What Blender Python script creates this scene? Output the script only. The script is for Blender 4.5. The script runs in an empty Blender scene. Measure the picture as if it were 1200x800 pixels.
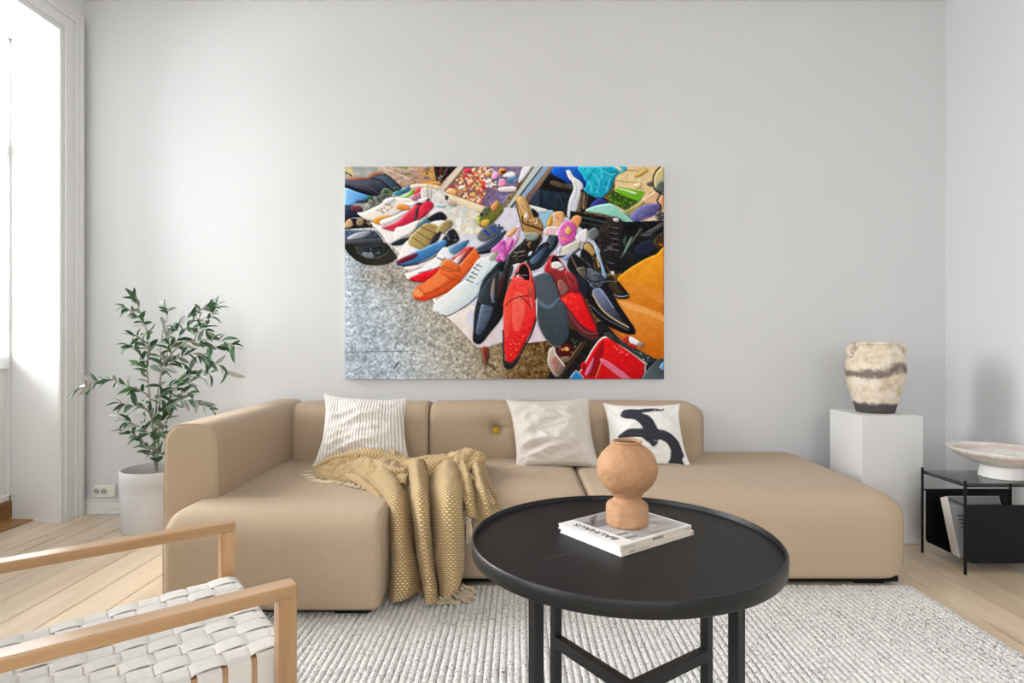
import bpy, bmesh, math, random
import numpy as np
from mathutils import Vector, Matrix, noise as mnoise

# ------------------------------------------------------------------ camera, world, lights, exposure
scene = bpy.context.scene
COL = scene.collection
F, CX, CY = 690.0, 605.0, 400.0          # focal length and vanishing point in the 1200x800 frame
cam_d = bpy.data.cameras.new('camera'); cam = bpy.data.objects.new('camera', cam_d); COL.objects.link(cam)
cam.location = (0, 0, 1.0); cam.rotation_euler = (math.pi/2, 0, 0)
cam_d.sensor_width = 36; cam_d.lens = F/1200*36; cam_d.shift_x = -(CX-600)/1200; cam_d.shift_y = 0
cam_d.clip_start = .02
scene.camera = cam
vs = scene.view_settings
vs.view_transform = 'Standard'; vs.look = 'None'; vs.gamma = 1; vs.use_curve_mapping = False
vs.exposure = 0.32
w = bpy.data.worlds.new('sky'); scene.world = w; w.use_nodes = True
bg = w.node_tree.nodes['Background']; bg.inputs[0].default_value = (.95, .98, 1, 1); bg.inputs[1].default_value = 1.3
def area(name, loc, rot, sx, sy, power, col):
    d = bpy.data.lights.new(name, 'AREA'); d.shape = 'RECTANGLE'; d.size = sx; d.size_y = sy; d.energy = power; d.color = col
    o = bpy.data.objects.new(name, d); COL.objects.link(o); o.location = loc; o.rotation_euler = rot
    return o
H = math.pi/2
# daylight through the left wall windows; the rear pair is added, unseen fill
area('daylight_balcony_window', (-4.50, 3.60, 2.60), (0, -H+.50, 0), 3.0, 2.8, 560, (.955, .98, 1))
area('daylight_side_window', (-4.30, -.50, 2.50), (0, -H+.55, 0), 2.8, 2.6, 300, (.955, .98, 1))
area('rear_fill', (-1.1, -3.15, 2.10), (H-.75, 0, 0), 1.6, 2.3, 52, (.97, .985, 1))
area('rear_fill_2', (1.1, -3.15, 2.10), (H-.75, 0, 0), 1.6, 2.3, 52, (.97, .985, 1))

# ------------------------------------------------------------------ helpers
def at(x, y, D):
    "point seen at photo pixel x, y at depth D metres"
    return Vector(((x-CX)/F*D, D, 1-(y-CY)/F*D))
def link(name, me, m=None, parent=None):
    o = bpy.data.objects.new(name, me); COL.objects.link(o)
    if m is not None and not me.materials: me.materials.append(m)
    if parent is not None: o.parent = parent
    return o
def empty(name, loc=(0, 0, 0), rz=0):
    o = bpy.data.objects.new(name, None); COL.objects.link(o); o.location = loc; o.rotation_euler = (0, 0, rz); o.empty_display_size = .05
    return o
def tag(o, label=None, cat=None, group=None, kind=None):
    if label: o['label'] = label
    if cat: o['category'] = cat
    if group: o['group'] = group
    if kind: o['kind'] = kind
    return o
class MB:
    def __init__(s): s.v = []; s.f = []; s.uv = None
    def add(s, vs_, fs):
        n = len(s.v); s.v += [tuple(p) for p in vs_]; s.f += [[i+n for i in f] for f in fs]; return s
    def box(s, x0, x1, y0, y1, z0, z1, M=None):
        p = [Vector((x, y, z)) for x in (x0, x1) for y in (y0, y1) for z in (z0, z1)]
        if M is not None: p = [M @ q for q in p]
        return s.add(p, [(0,1,3,2),(4,6,7,5),(0,4,5,1),(2,3,7,6),(0,2,6,4),(1,5,7,3)])
    def prism(s, poly, z0, z1):
        n = len(poly); a = sum(poly[i][0]*poly[(i+1) % n][1]-poly[(i+1) % n][0]*poly[i][1] for i in range(n))
        if a < 0: poly = poly[::-1]
        s.add([(x, y, z0) for x, y in poly]+[(x, y, z1) for x, y in poly],
              [list(range(n))[::-1], list(range(n, 2*n))]+[(i, (i+1) % n, n+(i+1) % n, n+i) for i in range(n)]); return s
    def tube(s, pts, r, n=8, cap=True):
        pts = [Vector(p) for p in pts]; rs = r if isinstance(r, (list, tuple)) else [r]*len(pts); base = len(s.v); up = None
        for i, p in enumerate(pts):
            t = (pts[min(i+1, len(pts)-1)]-pts[max(i-1, 0)]).normalized()
            if up is None:
                up = t.orthogonal().normalized()
            a = (up-t*up.dot(t)); a = a.normalized() if a.length > 1e-6 else t.orthogonal().normalized(); up = a; b = t.cross(a)
            s.v += [tuple(p+(a*math.cos(k*2*math.pi/n)+b*math.sin(k*2*math.pi/n))*rs[i]) for k in range(n)]
        for i in range(len(pts)-1):
            for k in range(n):
                q = base+i*n; s.f.append([q+k, q+(k+1) % n, q+n+(k+1) % n, q+n+k])
        if cap:
            s.f.append([base+k for k in range(n)][::-1]); s.f.append([base+(len(pts)-1)*n+k for k in range(n)])
        return s
    def lathe(s, prof, n=48, c=(0, 0, 0)):
        base = len(s.v)
        for r, z in prof: s.v += [(c[0]+r*math.cos(k*2*math.pi/n), c[1]+r*math.sin(k*2*math.pi/n), c[2]+z) for k in range(n)]
        for i in range(len(prof)-1):
            for k in range(n):
                q = base+i*n; s.f.append([q+k, q+(k+1) % n, q+n+(k+1) % n, q+n+k])
        if prof[0][0] > 1e-4: s.f.append([base+k for k in range(n)][::-1])
        if prof[-1][0] > 1e-4: s.f.append([base+(len(prof)-1)*n+k for k in range(n)])
        return s
    def mesh(s, name, smooth=False, angle=None):
        me = bpy.data.meshes.new(name); me.from_pydata(s.v, [], s.f); me.validate()
        if smooth or angle: me.polygons.foreach_set('use_smooth', [True]*len(me.polygons))
        me.update()
        if angle: me.set_sharp_from_angle(angle=math.radians(angle))
        return me
    def build(s, name, m, parent=None, smooth=False, angle=None, bevel=0, seg=2):
        o = link(name, s.mesh(name, smooth, angle), m, parent)
        if bevel:
            b = o.modifiers.new('bevel', 'BEVEL'); b.width = bevel; b.segments = seg; b.limit_method = 'ANGLE'
        return o
def struct(o, label=None): return tag(o, label, kind='structure')

# soft upholstered block: rounded profile in (u, v) lofted along w with rounded ends
def soft_block(u0, u1, v0, v1, w0, w1, rad, ra, rb, axes, n=6, mid=22, sub=10, deform=None):
    def prof(d):
        c = [(u0+d, v0+d, 180), (u1-d, v0+d, 270), (u1-d, v1-d, 0), (u0+d, v1-d, 90)]; P = []
        for k, (cu, cv, a0) in enumerate(c):
            r = max(rad[k]-d, .0015); su, sv = (1, -1, -1, 1)[k], (1, 1, -1, -1)[k]
            for i in range(n+1):
                a = math.radians(a0+90*i/n); P.append((cu+su*r+r*math.cos(a), cv+sv*r+r*math.sin(a)))
            P.append(None)
        Q = []
        for k in range(len(P)):
            if P[k] is None:
                a = P[k-1]; b = P[(k+1) % len(P)]
                for j in range(1, sub): Q.append((a[0]+(b[0]-a[0])*j/sub, a[1]+(b[1]-a[1])*j/sub))
            else: Q.append(P[k])
        return Q
    st = []
    for i in range(n+1):
        a = H*i/n; st.append((ra*(1-math.sin(a)), w0+ra*(1-math.cos(a))))
    st += [(0, w0+ra+(w1-rb-w0-ra)*i/mid) for i in range(1, mid)]
    for i in range(n+1):
        a = H*(1-i/n); st.append((rb*(1-math.sin(a)), w1-rb*(1-math.cos(a))))
    V = []; fs = []; m = None
    for d, ww in st:
        for u, v in prof(d):
            p = [0, 0, 0]; p[axes[0]] = u; p[axes[1]] = v; p[axes[2]] = ww
            p = Vector(p); V.append(deform(p) if deform else p)
        m = m or len(V)
    for i in range(len(st)-1):
        for k in range(m): fs.append([i*m+k, i*m+(k+1) % m, (i+1)*m+(k+1) % m, (i+1)*m+k])
    fs.append(list(range(m))[::-1]); fs.append([(len(st)-1)*m+k for k in range(m)])
    b = MB().add(V, fs)
    bmx = bmesh.new(); me = b.mesh('x'); bmx.from_mesh(me); bmesh.ops.recalc_face_normals(bmx, faces=bmx.faces); bmx.to_mesh(me); bmx.free()
    me.polygons.foreach_set('use_smooth', [True]*len(me.polygons)); me.update()
    return me, prof, st

# Catmull-Rom surface through a net of control points (cloth)
def net_surface(net, nu, nv):
    def cr(p, t):
        m = len(p)-1; i = min(int(t), m-1); f = t-i
        a, b, c, d = p[max(i-1, 0)], p[i], p[i+1], p[min(i+2, m)]
        return .5*((2*b)+(c-a)*f+(2*a-5*b+4*c-d)*f*f+(3*b-a-3*c+d)*f**3)
    R, C = len(net), len(net[0]); out = []
    for i in range(nv+1):
        row = [cr([net[r][c] for r in range(R)], i/nv*(R-1)) for c in range(C)]
        out.append([cr(row, j/nu*(C-1)) for j in range(nu+1)])
    return out

# ------------------------------------------------------------------ materials
class N:
    def __init__(s, name):
        s.m = bpy.data.materials.new(name); s.m.use_nodes = True; s.t = s.m.node_tree; s.b = s.t.nodes['Principled BSDF']; s.n = s.t.nodes
    def new(s, typ, **k):
        n = s.n.new(typ)
        for a, b in k.items(): setattr(n, a, b)
        return n
    def l(s, a, b): s.t.links.new(a, b)
    def math(s, op, a, b=None, c=None):
        n = s.new('ShaderNodeMath', operation=op)
        for i, x in enumerate((a, b, c)):
            if x is None: continue
            if isinstance(x, (int, float)): n.inputs[i].default_value = x
            else: s.l(x, n.inputs[i])
        return n.outputs[0]
    def ramp(s, fac, stops):
        r = s.new('ShaderNodeValToRGB'); e = r.color_ramp.elements
        while len(e) < len(stops): e.new(.5)
        for i, (p, c) in enumerate(stops): e[i].position = p; e[i].color = (*c, 1)
        s.l(fac, r.inputs[0]); return r.outputs[0]
    def noise(s, scale, detail=3, rough=.5, vec=None, out='Fac'):
        n = s.new('ShaderNodeTexNoise'); n.inputs['Scale'].default_value = scale; n.inputs['Detail'].default_value = detail; n.inputs['Roughness'].default_value = rough
        if vec is not None: s.l(vec, n.inputs['Vector'])
        return n.outputs[out]
    def coord(s, kind='Object', scale=(1, 1, 1), rot=(0, 0, 0)):
        c = s.new('ShaderNodeTexCoord'); mp = s.new('ShaderNodeMapping'); mp.inputs['Scale'].default_value = scale; mp.inputs['Rotation'].default_value = rot
        s.l(c.outputs[kind], mp.inputs[0]); return mp.outputs[0]
    def mix(s, f, a, b, mode='MIX'):
        n = s.new('ShaderNodeMix', data_type='RGBA', blend_type=mode)
        for i, x in ((0, f), (6, a), (7, b)):
            if isinstance(x, (int, float)): n.inputs[i].default_value = x
            elif isinstance(x, tuple): n.inputs[i].default_value = (*x, 1)
            else: s.l(x, n.inputs[i])
        return n.outputs[2]
    def bump(s, h, strength=.3, dist=.002):
        b = s.new('ShaderNodeBump'); b.inputs['Strength'].default_value = strength; b.inputs['Distance'].default_value = dist
        s.l(h, b.inputs['Height']); s.l(b.outputs[0], s.b.inputs['Normal']); return b
    def set(s, col=None, rough=None, metal=None, spec=None, sheen=None):
        for k, x in (('Base Color', col), ('Roughness', rough), ('Metallic', metal), ('Specular IOR Level', spec), ('Sheen Weight', sheen)):
            if x is None: continue
            if isinstance(x, (int, float)): s.b.inputs[k].default_value = x
            elif isinstance(x, tuple): s.b.inputs[k].default_value = (*x, 1)
            else: s.l(x, s.b.inputs[k])
        return s
def plain(name, col, rough=.5, var=.06, scale=8, bump=0, bscale=60, metal=0, spec=.5):
    k = N(name); v = k.coord(); f = k.noise(scale, 4, .55, v)
    k.set(k.ramp(f, [(.3, tuple(c*(1-var) for c in col)), (.7, tuple(min(1, c*(1+var)) for c in col))]), rough, metal, spec)
    if bump: k.bump(k.noise(bscale, 3, .5, v), bump, .001)
    return k.m
def fabric(name, col, scale=700, var=.1, rough=.9, bump=.25):
    k = N(name); v = k.coord()
    w1 = k.new('ShaderNodeTexWave', bands_direction='X'); w2 = k.new('ShaderNodeTexWave', bands_direction='Z'); w3 = k.new('ShaderNodeTexWave', bands_direction='Y')
    for q in (w1, w2, w3): q.inputs['Scale'].default_value = scale/6.28; q.inputs['Distortion'].default_value = 1.5; q.inputs['Detail'].default_value = 1; k.l(v, q.inputs[0])
    h = k.math('ADD', k.math('MAXIMUM', w1.outputs['Fac'], w2.outputs['Fac']), w3.outputs['Fac'])
    f = k.noise(60, 5, .7, k.coord('Object', (1, 1, 6))); g = k.noise(3, 3, .5, v)
    c = k.ramp(f, [(.25, tuple(x*(1-var) for x in col)), (.75, tuple(min(1, x*(1+var)) for x in col))])
    c = k.mix(k.math('MULTIPLY', g, .25), c, tuple(x*.82 for x in col))
    k.set(c, rough, spec=.2, sheen=.08); k.bump(h, bump, .0006); return k.m
def wood(name, dark, light, ax='X', scale=1., rough=.45, rnd=True, knots=False, coat=0.):
    k = N(name); sc = {'X': (1.2, 14, 14), 'Y': (14, 1.2, 14), 'Z': (14, 14, 1.2)}[ax]; v = k.coord('Object', tuple(x*scale for x in sc))
    if rnd:
        oi = k.new('ShaderNodeObjectInfo'); ad = k.new('ShaderNodeVectorMath', operation='ADD'); cm = k.new('ShaderNodeCombineXYZ')
        for i, q in enumerate((37., 91., 53.)): k.l(k.math('MULTIPLY', oi.outputs['Random'], q), cm.inputs[i])
        k.l(v, ad.inputs[0]); k.l(cm.outputs[0], ad.inputs[1]); v = ad.outputs[0]
    n1 = k.noise(1., 6, .6, v); n2 = k.noise(5., 4, .6, v)
    c = k.ramp(n1, [(.3, dark), (.62, light)]); c = k.mix(k.math('MULTIPLY', n2, .35), c, tuple(x*.78 for x in dark))
    if knots:
        kv = k.new('ShaderNodeTexVoronoi'); kv.inputs['Scale'].default_value = .62; k.l(v, kv.inputs[0])
        kn = k.ramp(kv.outputs['Distance'], [(.04, (1, 1, 1)), (.16, (0, 0, 0))]); c = k.mix(k.math('MULTIPLY', kn, .75), c, tuple(x*.42 for x in dark))
    if rnd:
        hv = k.new('ShaderNodeHueSaturation'); k.l(k.math('ADD', k.math('MULTIPLY', oi.outputs['Random'], .16), .92), hv.inputs['Value']); k.l(c, hv.inputs['Color']); c = hv.outputs[0]
    k.set(c, rough, spec=.4); k.bump(n2, .12, .001)
    k.b.inputs['Coat Weight'].default_value = coat; k.b.inputs['Coat IOR'].default_value = 1.7; k.b.inputs['Coat Roughness'].default_value = .22; return k.m
def vcol_mat(name, rough=.35, spec=.5, bump=None):
    k = N(name); a = k.new('ShaderNodeVertexColor', layer_name='print'); k.set(a.outputs[0], rough, spec=spec)
    if bump: k.bump(k.noise(bump, 3, .5, k.coord()), .3, .0008)
    return k.m
def lin(c):
    c = np.asarray(c, float); return np.where(c <= .04045, c/12.92, ((c+.055)/1.055)**2.4)
def set_print(me, cols):
    a = me.color_attributes.new('print', 'FLOAT_COLOR', 'POINT'); d = np.ones((len(cols), 4), np.float32); d[:, :3] = lin(cols); a.data.foreach_set('color', d.ravel())
# ---------- flat print painter: polygons on a raster, used for printed pictures only ----------
class Canvas:
    def __init__(s, x0, y0, x1, y1, k, seed=3):
        s.x0, s.y0, s.k = x0, y0, k
        s.w, s.h = int(round((x1-x0)*k)), int(round((y1-y0)*k))
        s.a = np.zeros((s.h, s.w, 3)); s.rng = np.random.default_rng(seed)
        s.X = x0+(np.arange(s.w)+.5)/k; s.Y = y0+(np.arange(s.h)+.5)/k
        s.tile = (0, 0, 1)
    def P(s, pts):
        t = s.tile; return [(t[0]+x/t[2], t[1]+y/t[2]) for x, y in pts]
    @staticmethod
    def spline(p, closed=True, n=6):
        p = np.array(p, float); m = len(p); out = []
        for i in range(m if closed else m-1):
            if closed: a, b, c, d = p[(i-1) % m], p[i], p[(i+1) % m], p[(i+2) % m]
            else: a, b, c, d = p[max(i-1, 0)], p[i], p[i+1], p[min(i+2, m-1)]
            for t in np.arange(n)/n:
                out.append(.5*((2*b)+(-a+c)*t+(2*a-5*b+4*c-d)*t*t+(-a+3*b-3*c+d)*t**3))
        if not closed: out.append(p[-1])
        return np.array(out)
    def mask(s, pts):
        q = np.array(pts, float); k = s.k
        i0 = max(int((q[:, 0].min()-s.x0)*k)-1, 0); i1 = min(int((q[:, 0].max()-s.x0)*k)+2, s.w)
        j0 = max(int((q[:, 1].min()-s.y0)*k)-1, 0); j1 = min(int((q[:, 1].max()-s.y0)*k)+2, s.h)
        if i1 <= i0 or j1 <= j0: return None
        gx, gy = np.meshgrid(s.X[i0:i1], s.Y[j0:j1]); m = np.zeros(gx.shape, bool)
        for (ax, ay), (bx, by) in zip(q, np.roll(q, -1, 0)):
            if ay == by: continue
            m ^= ((ay > gy) != (by > gy)) & (gx < (bx-ax)*(gy-ay)/(by-ay)+ax)
        return (slice(j0, j1), slice(i0, i1)), m, gx, gy
    def vn(s, shape, cell):
        h, w = shape; ch, cw = int(h/cell)+3, int(w/cell)+3
        g = s.rng.random((ch, cw)); y = np.arange(h)/cell; x = np.arange(w)/cell
        yi, xi = y.astype(int), x.astype(int); fy, fx = (y-yi)[:, None], (x-xi)[None]
        fy, fx = fy*fy*(3-2*fy), fx*fx*(3-2*fx)
        a, b = g[yi][:, xi], g[yi][:, xi+1]; c, d = g[yi+1][:, xi], g[yi+1][:, xi+1]
        return (a*(1-fx)+b*fx)*(1-fy)+(c*(1-fx)+d*fx)*fy-.5
    def poly(s, pts, col, col2=None, ax=None, sharp=False, noise=0, cell=1.2, al=1., edge=None):
        p = s.P(pts); q = p if sharp else s.spline(p); r = s.mask(q)
        if r is None: return
        sl, m, gx, gy = r; c = np.array(col, float)[None, None]
        if col2 is not None:
            (ax0, ay0), (bx, by) = s.P(ax) if ax else (p[0], p[len(p)//2])
            dx, dy = bx-ax0, by-ay0; t = np.clip(((gx-ax0)*dx+(gy-ay0)*dy)/(dx*dx+dy*dy+1e-9), 0, 1)[..., None]
            c = c*(1-t)+np.array(col2, float)*t
        else: c = np.broadcast_to(c, m.shape+(3,))
        if noise: c = c+(s.vn(m.shape, cell*s.k)*2*noise)[..., None]
        if al == 1. and not sharp and m.sum() > 25*s.k*s.k:
            R = int(2.2*s.k); mp = np.pad(m.astype(float), R*2); B = mp     # contact shade outside, soft modelling inside
            for ax_ in (0, 1, 0, 1):
                cs = np.cumsum(np.insert(B, 0, 0, ax_), ax_); n_ = B.shape[ax_]; i = np.arange(n_); B = (np.take(cs, np.minimum(i+R//2+1, n_), ax_)-np.take(cs, np.maximum(i-R//2, 0), ax_))/(R//2*2+1)
            h, w = m.shape; g = lambda dy, dx: B[R*2+dy:R*2+dy+h, R*2+dx:R*2+dx+w]
            o = int(.8*s.k); e = g(o, o)-g(-o, -o)
            c = c*(1+.5*np.clip(e, -.6, .5))[..., None]+(np.clip(e, 0, 1)*16)[..., None]
            j0, j1, i0, i1 = max(sl[0].start-R, 0), min(sl[0].stop+R, s.h), max(sl[1].start-R, 0), min(sl[1].stop+R, s.w); d = int(.6*s.k)
            sy, sx = R*2-(sl[0].start-j0)-d, R*2-(sl[1].start-i0)-d
            s.a[j0:j1, i0:i1] *= 1-.38*B[sy:sy+j1-j0, sx:sx+i1-i0, None]
        v = s.a[sl]; v[m] = v[m]*(1-al)+c[m]*al
        if edge: s.line_raw(list(q)+[q[0]], edge[0], edge[1])
    def line_raw(s, q, w, col, al=1.):
        q = np.array(q, float)
        for (ax, ay), (bx, by) in zip(q[:-1], q[1:]):
            d = np.hypot(bx-ax, by-ay)
            if d < 1e-6: continue
            nx, ny = -(by-ay)/d*w/2, (bx-ax)/d*w/2; ex, ey = (bx-ax)/d*w*.2, (by-ay)/d*w*.2
            r = s.mask([(ax+nx-ex, ay+ny-ey), (bx+nx+ex, by+ny+ey), (bx-nx+ex, by-ny+ey), (ax-nx-ex, ay-ny-ey)])
            if r is None: continue
            sl, m = r[:2]; v = s.a[sl]; v[m] = v[m]*(1-al)+np.array(col, float)*al
    def line(s, pts, w, col, al=1., sharp=False):
        p = s.P(pts); s.line_raw(p if sharp else s.spline(p, False), w, col, al)
    def dots(s, pts, n, pal, r0, r1, sharp=True):
        q = s.P(pts); r = s.mask(q)
        if r is None: return
        sl, m, gx, gy = r; ys, xs = np.nonzero(m)
        for _ in range(n):
            j = s.rng.integers(len(ys)); x, y = gx[ys[j], xs[j]], gy[ys[j], xs[j]]
            rr = r0+(r1-r0)*s.rng.random(); e = .5+.8*s.rng.random(); th = s.rng.random()*3.14; c0 = np.cos(th); s0 = np.sin(th)
            pp = [(x+rr*(np.cos(a)*c0-e*np.sin(a)*s0), y+rr*(np.cos(a)*s0+e*np.sin(a)*c0)) for a in np.linspace(0, 6.283, 8)[:-1]]
            t = s.tile; s.tile = (0, 0, 1); s.poly(pp, pal[s.rng.integers(len(pal))], sharp=True); s.tile = t
    def out(s, f=2):
        h, w = s.h//f, s.w//f
        return np.clip(s.a[:h*f, :w*f].reshape(h, f, w, f, 3).mean((1, 3)), 0, 255)/255
def paint_market():
    c = Canvas(404, 195, 778, 444, 3); R = c.rng
    poly, line, dots = c.poly, c.line, c.dots
    def T(n): c.tile = dict(A=(400,190,9.41),B=(490,190,9.41),C=(585,190,9.41),D=(680,190,9.41),E=(400,270,9.41),F=(490,270,9.41),G=(585,270,9.41),H=(680,270,9.41),I=(400,350,8.),J=(490,340,7.27),K=(585,340,7.27),L=(680,340,7.27),M=(400,190,6.153),N=(590,190,6.153),O=(400,318,6.153),Q=(590,318,6.153))[n]
    W=(244,240,240); BK=(18,17,22)
    # stone paving
    gx, gy = np.meshgrid(c.X, c.Y)
    t = np.clip((gx-440)/130-(gy-400)/300, 0, 1)[..., None]
    base = np.array((186,199,210.))*(1-t)+np.array((170,154,128.))*t
    t2 = np.clip((gx-560)/60, 0, 1)[..., None]; base = base*(1-t2)+np.array((112,84,44.))*t2
    t3 = np.clip(1-np.hypot((gx-455)/45, (gy-322)/22), 0, 1)[..., None]; base = base*(1-.55*t3)+np.array((138,118,98.))*.55*t3
    n = c.vn(base.shape[:2], 5.5)*78+c.vn(base.shape[:2], 9)*46+c.vn(base.shape[:2], 3)*34+c.vn(base.shape[:2], 60)*30
    c.a[:] = base+n[..., None]*np.array((1,1,1.02))
    T('I')
    for i in range(420):
        x, y = 40+R.random()*700, 60+R.random()*680; L = 14+R.random()*30
        line([(x,y),(x+L,y-L*.65)], .7, (222,230,236) if i % 2 else (120,128,134), .55, True)
    line([(40,497),(420,488),(700,486)], .7, (84,92,98)); line([(495,455),(560,310),(640,165)], .8, (100,104,100)); line([(40,100),(520,96)], .5, (128,138,146), .7)
    poly([(490,650),(520,600),(545,570),(535,610),(510,640)], (84,88,96))
    # top left: wall, scooter, rags
    T('A')
    poly([(30,40),(950,40),(950,330),(30,330)], (168,170,162), (182,178,166), [(40,50),(900,50)], True, 14, 4)
    poly([(30,45),(110,45),(150,150),(100,160),(38,110)], (214,196,146), sharp=True, noise=14)
    line([(45,110),(120,155)], 1.4, (40,34,28)); line([(120,70),(330,80),(390,70)], .8, (140,146,142)); line([(150,130),(330,115)], .7, (196,200,196))
    poly([(385,45),(900,45),(950,250),(760,270),(660,280),(560,200),(470,120)], (206,182,158), (176,140,120), [(500,60),(760,270)], True, 34, 2)
    for a in range(16): line([(500+R.random()*380,60+R.random()*150),(560+R.random()*360,70+R.random()*180)], .8, [(228,214,206),(150,118,110),(186,150,150),(240,230,222)][a%4], .7)
    poly([(570,48),(715,52),(712,76),(640,62)], (134,160,44)); poly([(690,118),(760,128),(740,142),(700,136)], (110,130,84))
    poly([(30,195),(200,200),(330,180),(450,200),(560,290),(600,330),(560,372),(300,365),(30,270)], (92,100,122), (34,32,44), [(200,190),(240,370)])
    poly([(55,178),(180,166),(330,172),(350,190),(220,205),(110,208)], (178,116,88), (120,78,66))
    poly([(305,160),(340,122),(430,110),(520,150),(600,215),(668,292),(600,312),(540,292),(440,212),(370,180)], (84,106,128), (40,56,76), [(400,130),(640,300)])
    poly([(305,160),(340,122),(430,110),(500,140),(420,140),(350,170)], (166,106,82)); line([(470,130),(560,190),(668,292)], 1.2, (24,26,34)); line([(330,180),(440,205),(540,292)], 1.2, (22,22,30))
    line([(170,240),(300,270),(400,340)], .8, (120,118,134), .6)
    poly([(30,245),(180,288),(340,345),(330,372),(160,325),(30,290)], (22,18,28))
    poly([(30,292),(170,328),(320,380),(300,410),(200,445),(100,478),(30,480)], (150,206,250), (56,128,206), [(40,330),(300,420)])
    poly([(30,470),(130,475),(240,520),(240,610),(30,615)], (60,76,108), (20,26,50), [(60,480),(90,600)], True)
    poly([(110,490),(200,480),(240,520),(130,540)], (110,52,64)); poly([(170,425),(290,415),(280,450),(180,450)], (52,52,78))
    poly([(265,395),(330,375),(350,400),(280,415)], (42,110,74))
    poly([(30,605),(330,640),(350,720),(30,740)], (26,20,20), sharp=True)
    poly([(40,680),(100,622),(130,700),(50,725)], (200,162,126)); poly([(168,670),(190,625),(250,640),(240,690),(190,700)], (150,124,96)); poly([(270,660),(330,665),(320,700)], (138,112,90))
    # tablecloth
    T('M')
    poly([(180,300),(470,180),(620,170),(760,260),(1000,350),(1169,560),(1169,800),(1169,1230),(1000,1170),(870,1010),(730,850),(540,720),(410,650),(300,520),(215,440)], (246,240,238), (226,222,234), [(260,480),(1100,760)], True, 8, 6)
    T('J'); poly([(130,60),(330,30),(500,150),(727,240),(727,420),(640,470),(545,492),(470,450),(330,300),(200,180)], (248,240,230), (228,216,220), [(300,200),(560,480)], False, 6, 5)
    poly([(420,190),(470,170),(480,300),(420,280)], (224,222,246), al=.8); poly([(150,60),(230,40),(200,140)], (216,196,170), al=.8)
    poly([(540,490),(598,485),(605,560),(585,630),(565,625)], (150,64,42), (100,44,34)); poly([(575,600),(650,640),(660,680),(600,640)], (80,62,40), al=.7)
    line([(545,495),(570,620)], .9, (190,120,84))
    T('K'); poly([(-20,150),(330,150),(440,420),(250,445),(-20,440)], (230,216,226), sharp=True)
    # middle scooter left with wheel
    T('E')
    poly([(30,0),(370,0),(450,90),(480,150),(300,160),(30,170)], (70,92,124), (52,56,66), [(100,20),(140,160)], True, 18, 3)
    poly([(70,80),(160,30),(260,10),(330,20),(250,75),(100,100)], (196,196,206), (130,134,150)); poly([(30,110),(440,84),(470,120),(250,150),(30,150)], (96,100,106), (44,44,52), [(200,95),(205,150)], True)
    poly([(36,150),(300,158),(480,135),(560,215),(612,290),(560,345),(470,376),(360,384),(240,365),(130,300),(60,220)], (26,26,24), (44,42,34), [(200,170),(420,380)])
    poly([(165,175),(480,165),(500,230),(420,285),(300,290),(210,250)], (34,40,42)); line([(165,185),(200,250),(300,300),(430,290),(520,230)], 1.6, (78,76,62)); 
    poly([(230,245),(310,225),(360,265),(355,300),(270,295)], (126,130,142)); dots([(180,170),(470,170),(440,270),(250,260)], 26, [(90,94,96),(20,22,24),(58,60,62)], .6, 1.8)
    # cardboard, crates, dark stall
    T('B')
    poly([(0,45),(40,45),(60,250),(0,250)], (196,150,128), sharp=True, noise=18); poly([(38,45),(172,45),(190,215),(250,235),(200,250),(60,250)], (214,172,104), (196,146,76), [(60,50),(160,250)], True, 10)
    line([(40,112),(175,112)], .9, (150,110,66)); poly([(65,50),(125,50),(120,90),(70,90)], (150,134,130)); line([(65,170),(130,168)], 1.7, (110,96,126)); line([(68,190),(128,186)], 1.4, (120,104,130)); poly([(90,122),(108,122),(106,140),(92,140)], (90,60,40))
    poly([(170,45),(440,45),(250,240),(205,210)], (44,24,26), (20,16,20), [(180,100),(400,60)], True, 26, 3); line([(330,60),(250,200)], 2, (100,70,66)); line([(250,60),(240,190)], 2.4, (104,40,38)); dots([(180,150),(260,130),(250,240),(200,230)], 14, [(190,190,180),(60,40,36),(120,60,50)], .6, 1.6)
    poly([(60,235),(190,215),(255,235),(215,268),(60,250)], (210,150,60)); poly([(0,240),(220,260),(230,310),(0,320)], (232,200,170), noise=24, cell=2)
    # tray with trinkets
    poly([(230,290),(510,45),(960,45),(960,480),(740,490)], (112,84,98), (126,110,150), [(400,200),(900,400)], True, 26, 2)
    pal = [(240,170,80),(250,216,160),(232,128,60),(250,238,220),(196,110,60),(222,188,120),(170,90,70),(255,228,190),(240,196,90),(205,66,80),(150,100,80)]
    for i in range(13):
        x = 320+i*14
        dots([(300,320),(520,90),(720,50),(800,60),(700,470),(520,390)], 34, pal, .7, 2.3)
    dots([(700,60),(950,60),(950,300),(760,300)], 70, [(250,236,228),(240,200,150),(230,190,210),(110,90,120),(235,160,70),(250,245,250),(90,50,60)], .8, 3)
    for i in range(9): line([(330+i*52,330+i*17),(470+i*48,190+i*14)], .7, (120,74,80), .6)
    poly([(500,110),(520,75),(580,70),(580,110),(530,130)], (226,54,84)); poly([(700,270),(740,265),(745,295),(710,305)], (222,40,40)); poly([(690,210),(745,215),(750,245),(700,240)], (236,80,50))
    poly([(740,210),(800,195),(810,225),(760,235)], (250,250,244)); poly([(810,150),(850,110),(890,130),(870,185),(825,185)], (240,172,222)); poly([(690,150),(790,80),(830,70),(760,120)], (240,236,244)); poly([(740,140),(790,110),(810,140),(770,165)], (228,160,60))
    poly([(300,325),(380,290),(430,330),(400,365)], (244,180,130)); poly([(450,270),(520,255),(510,295),(460,290)], (250,244,244))
    poly([(215,305),(440,45),(512,45),(300,305),(280,330)], (214,198,182), (236,218,196), [(250,300),(290,320)], True); line([(285,318),(510,60)], 1, (150,126,112))
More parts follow.
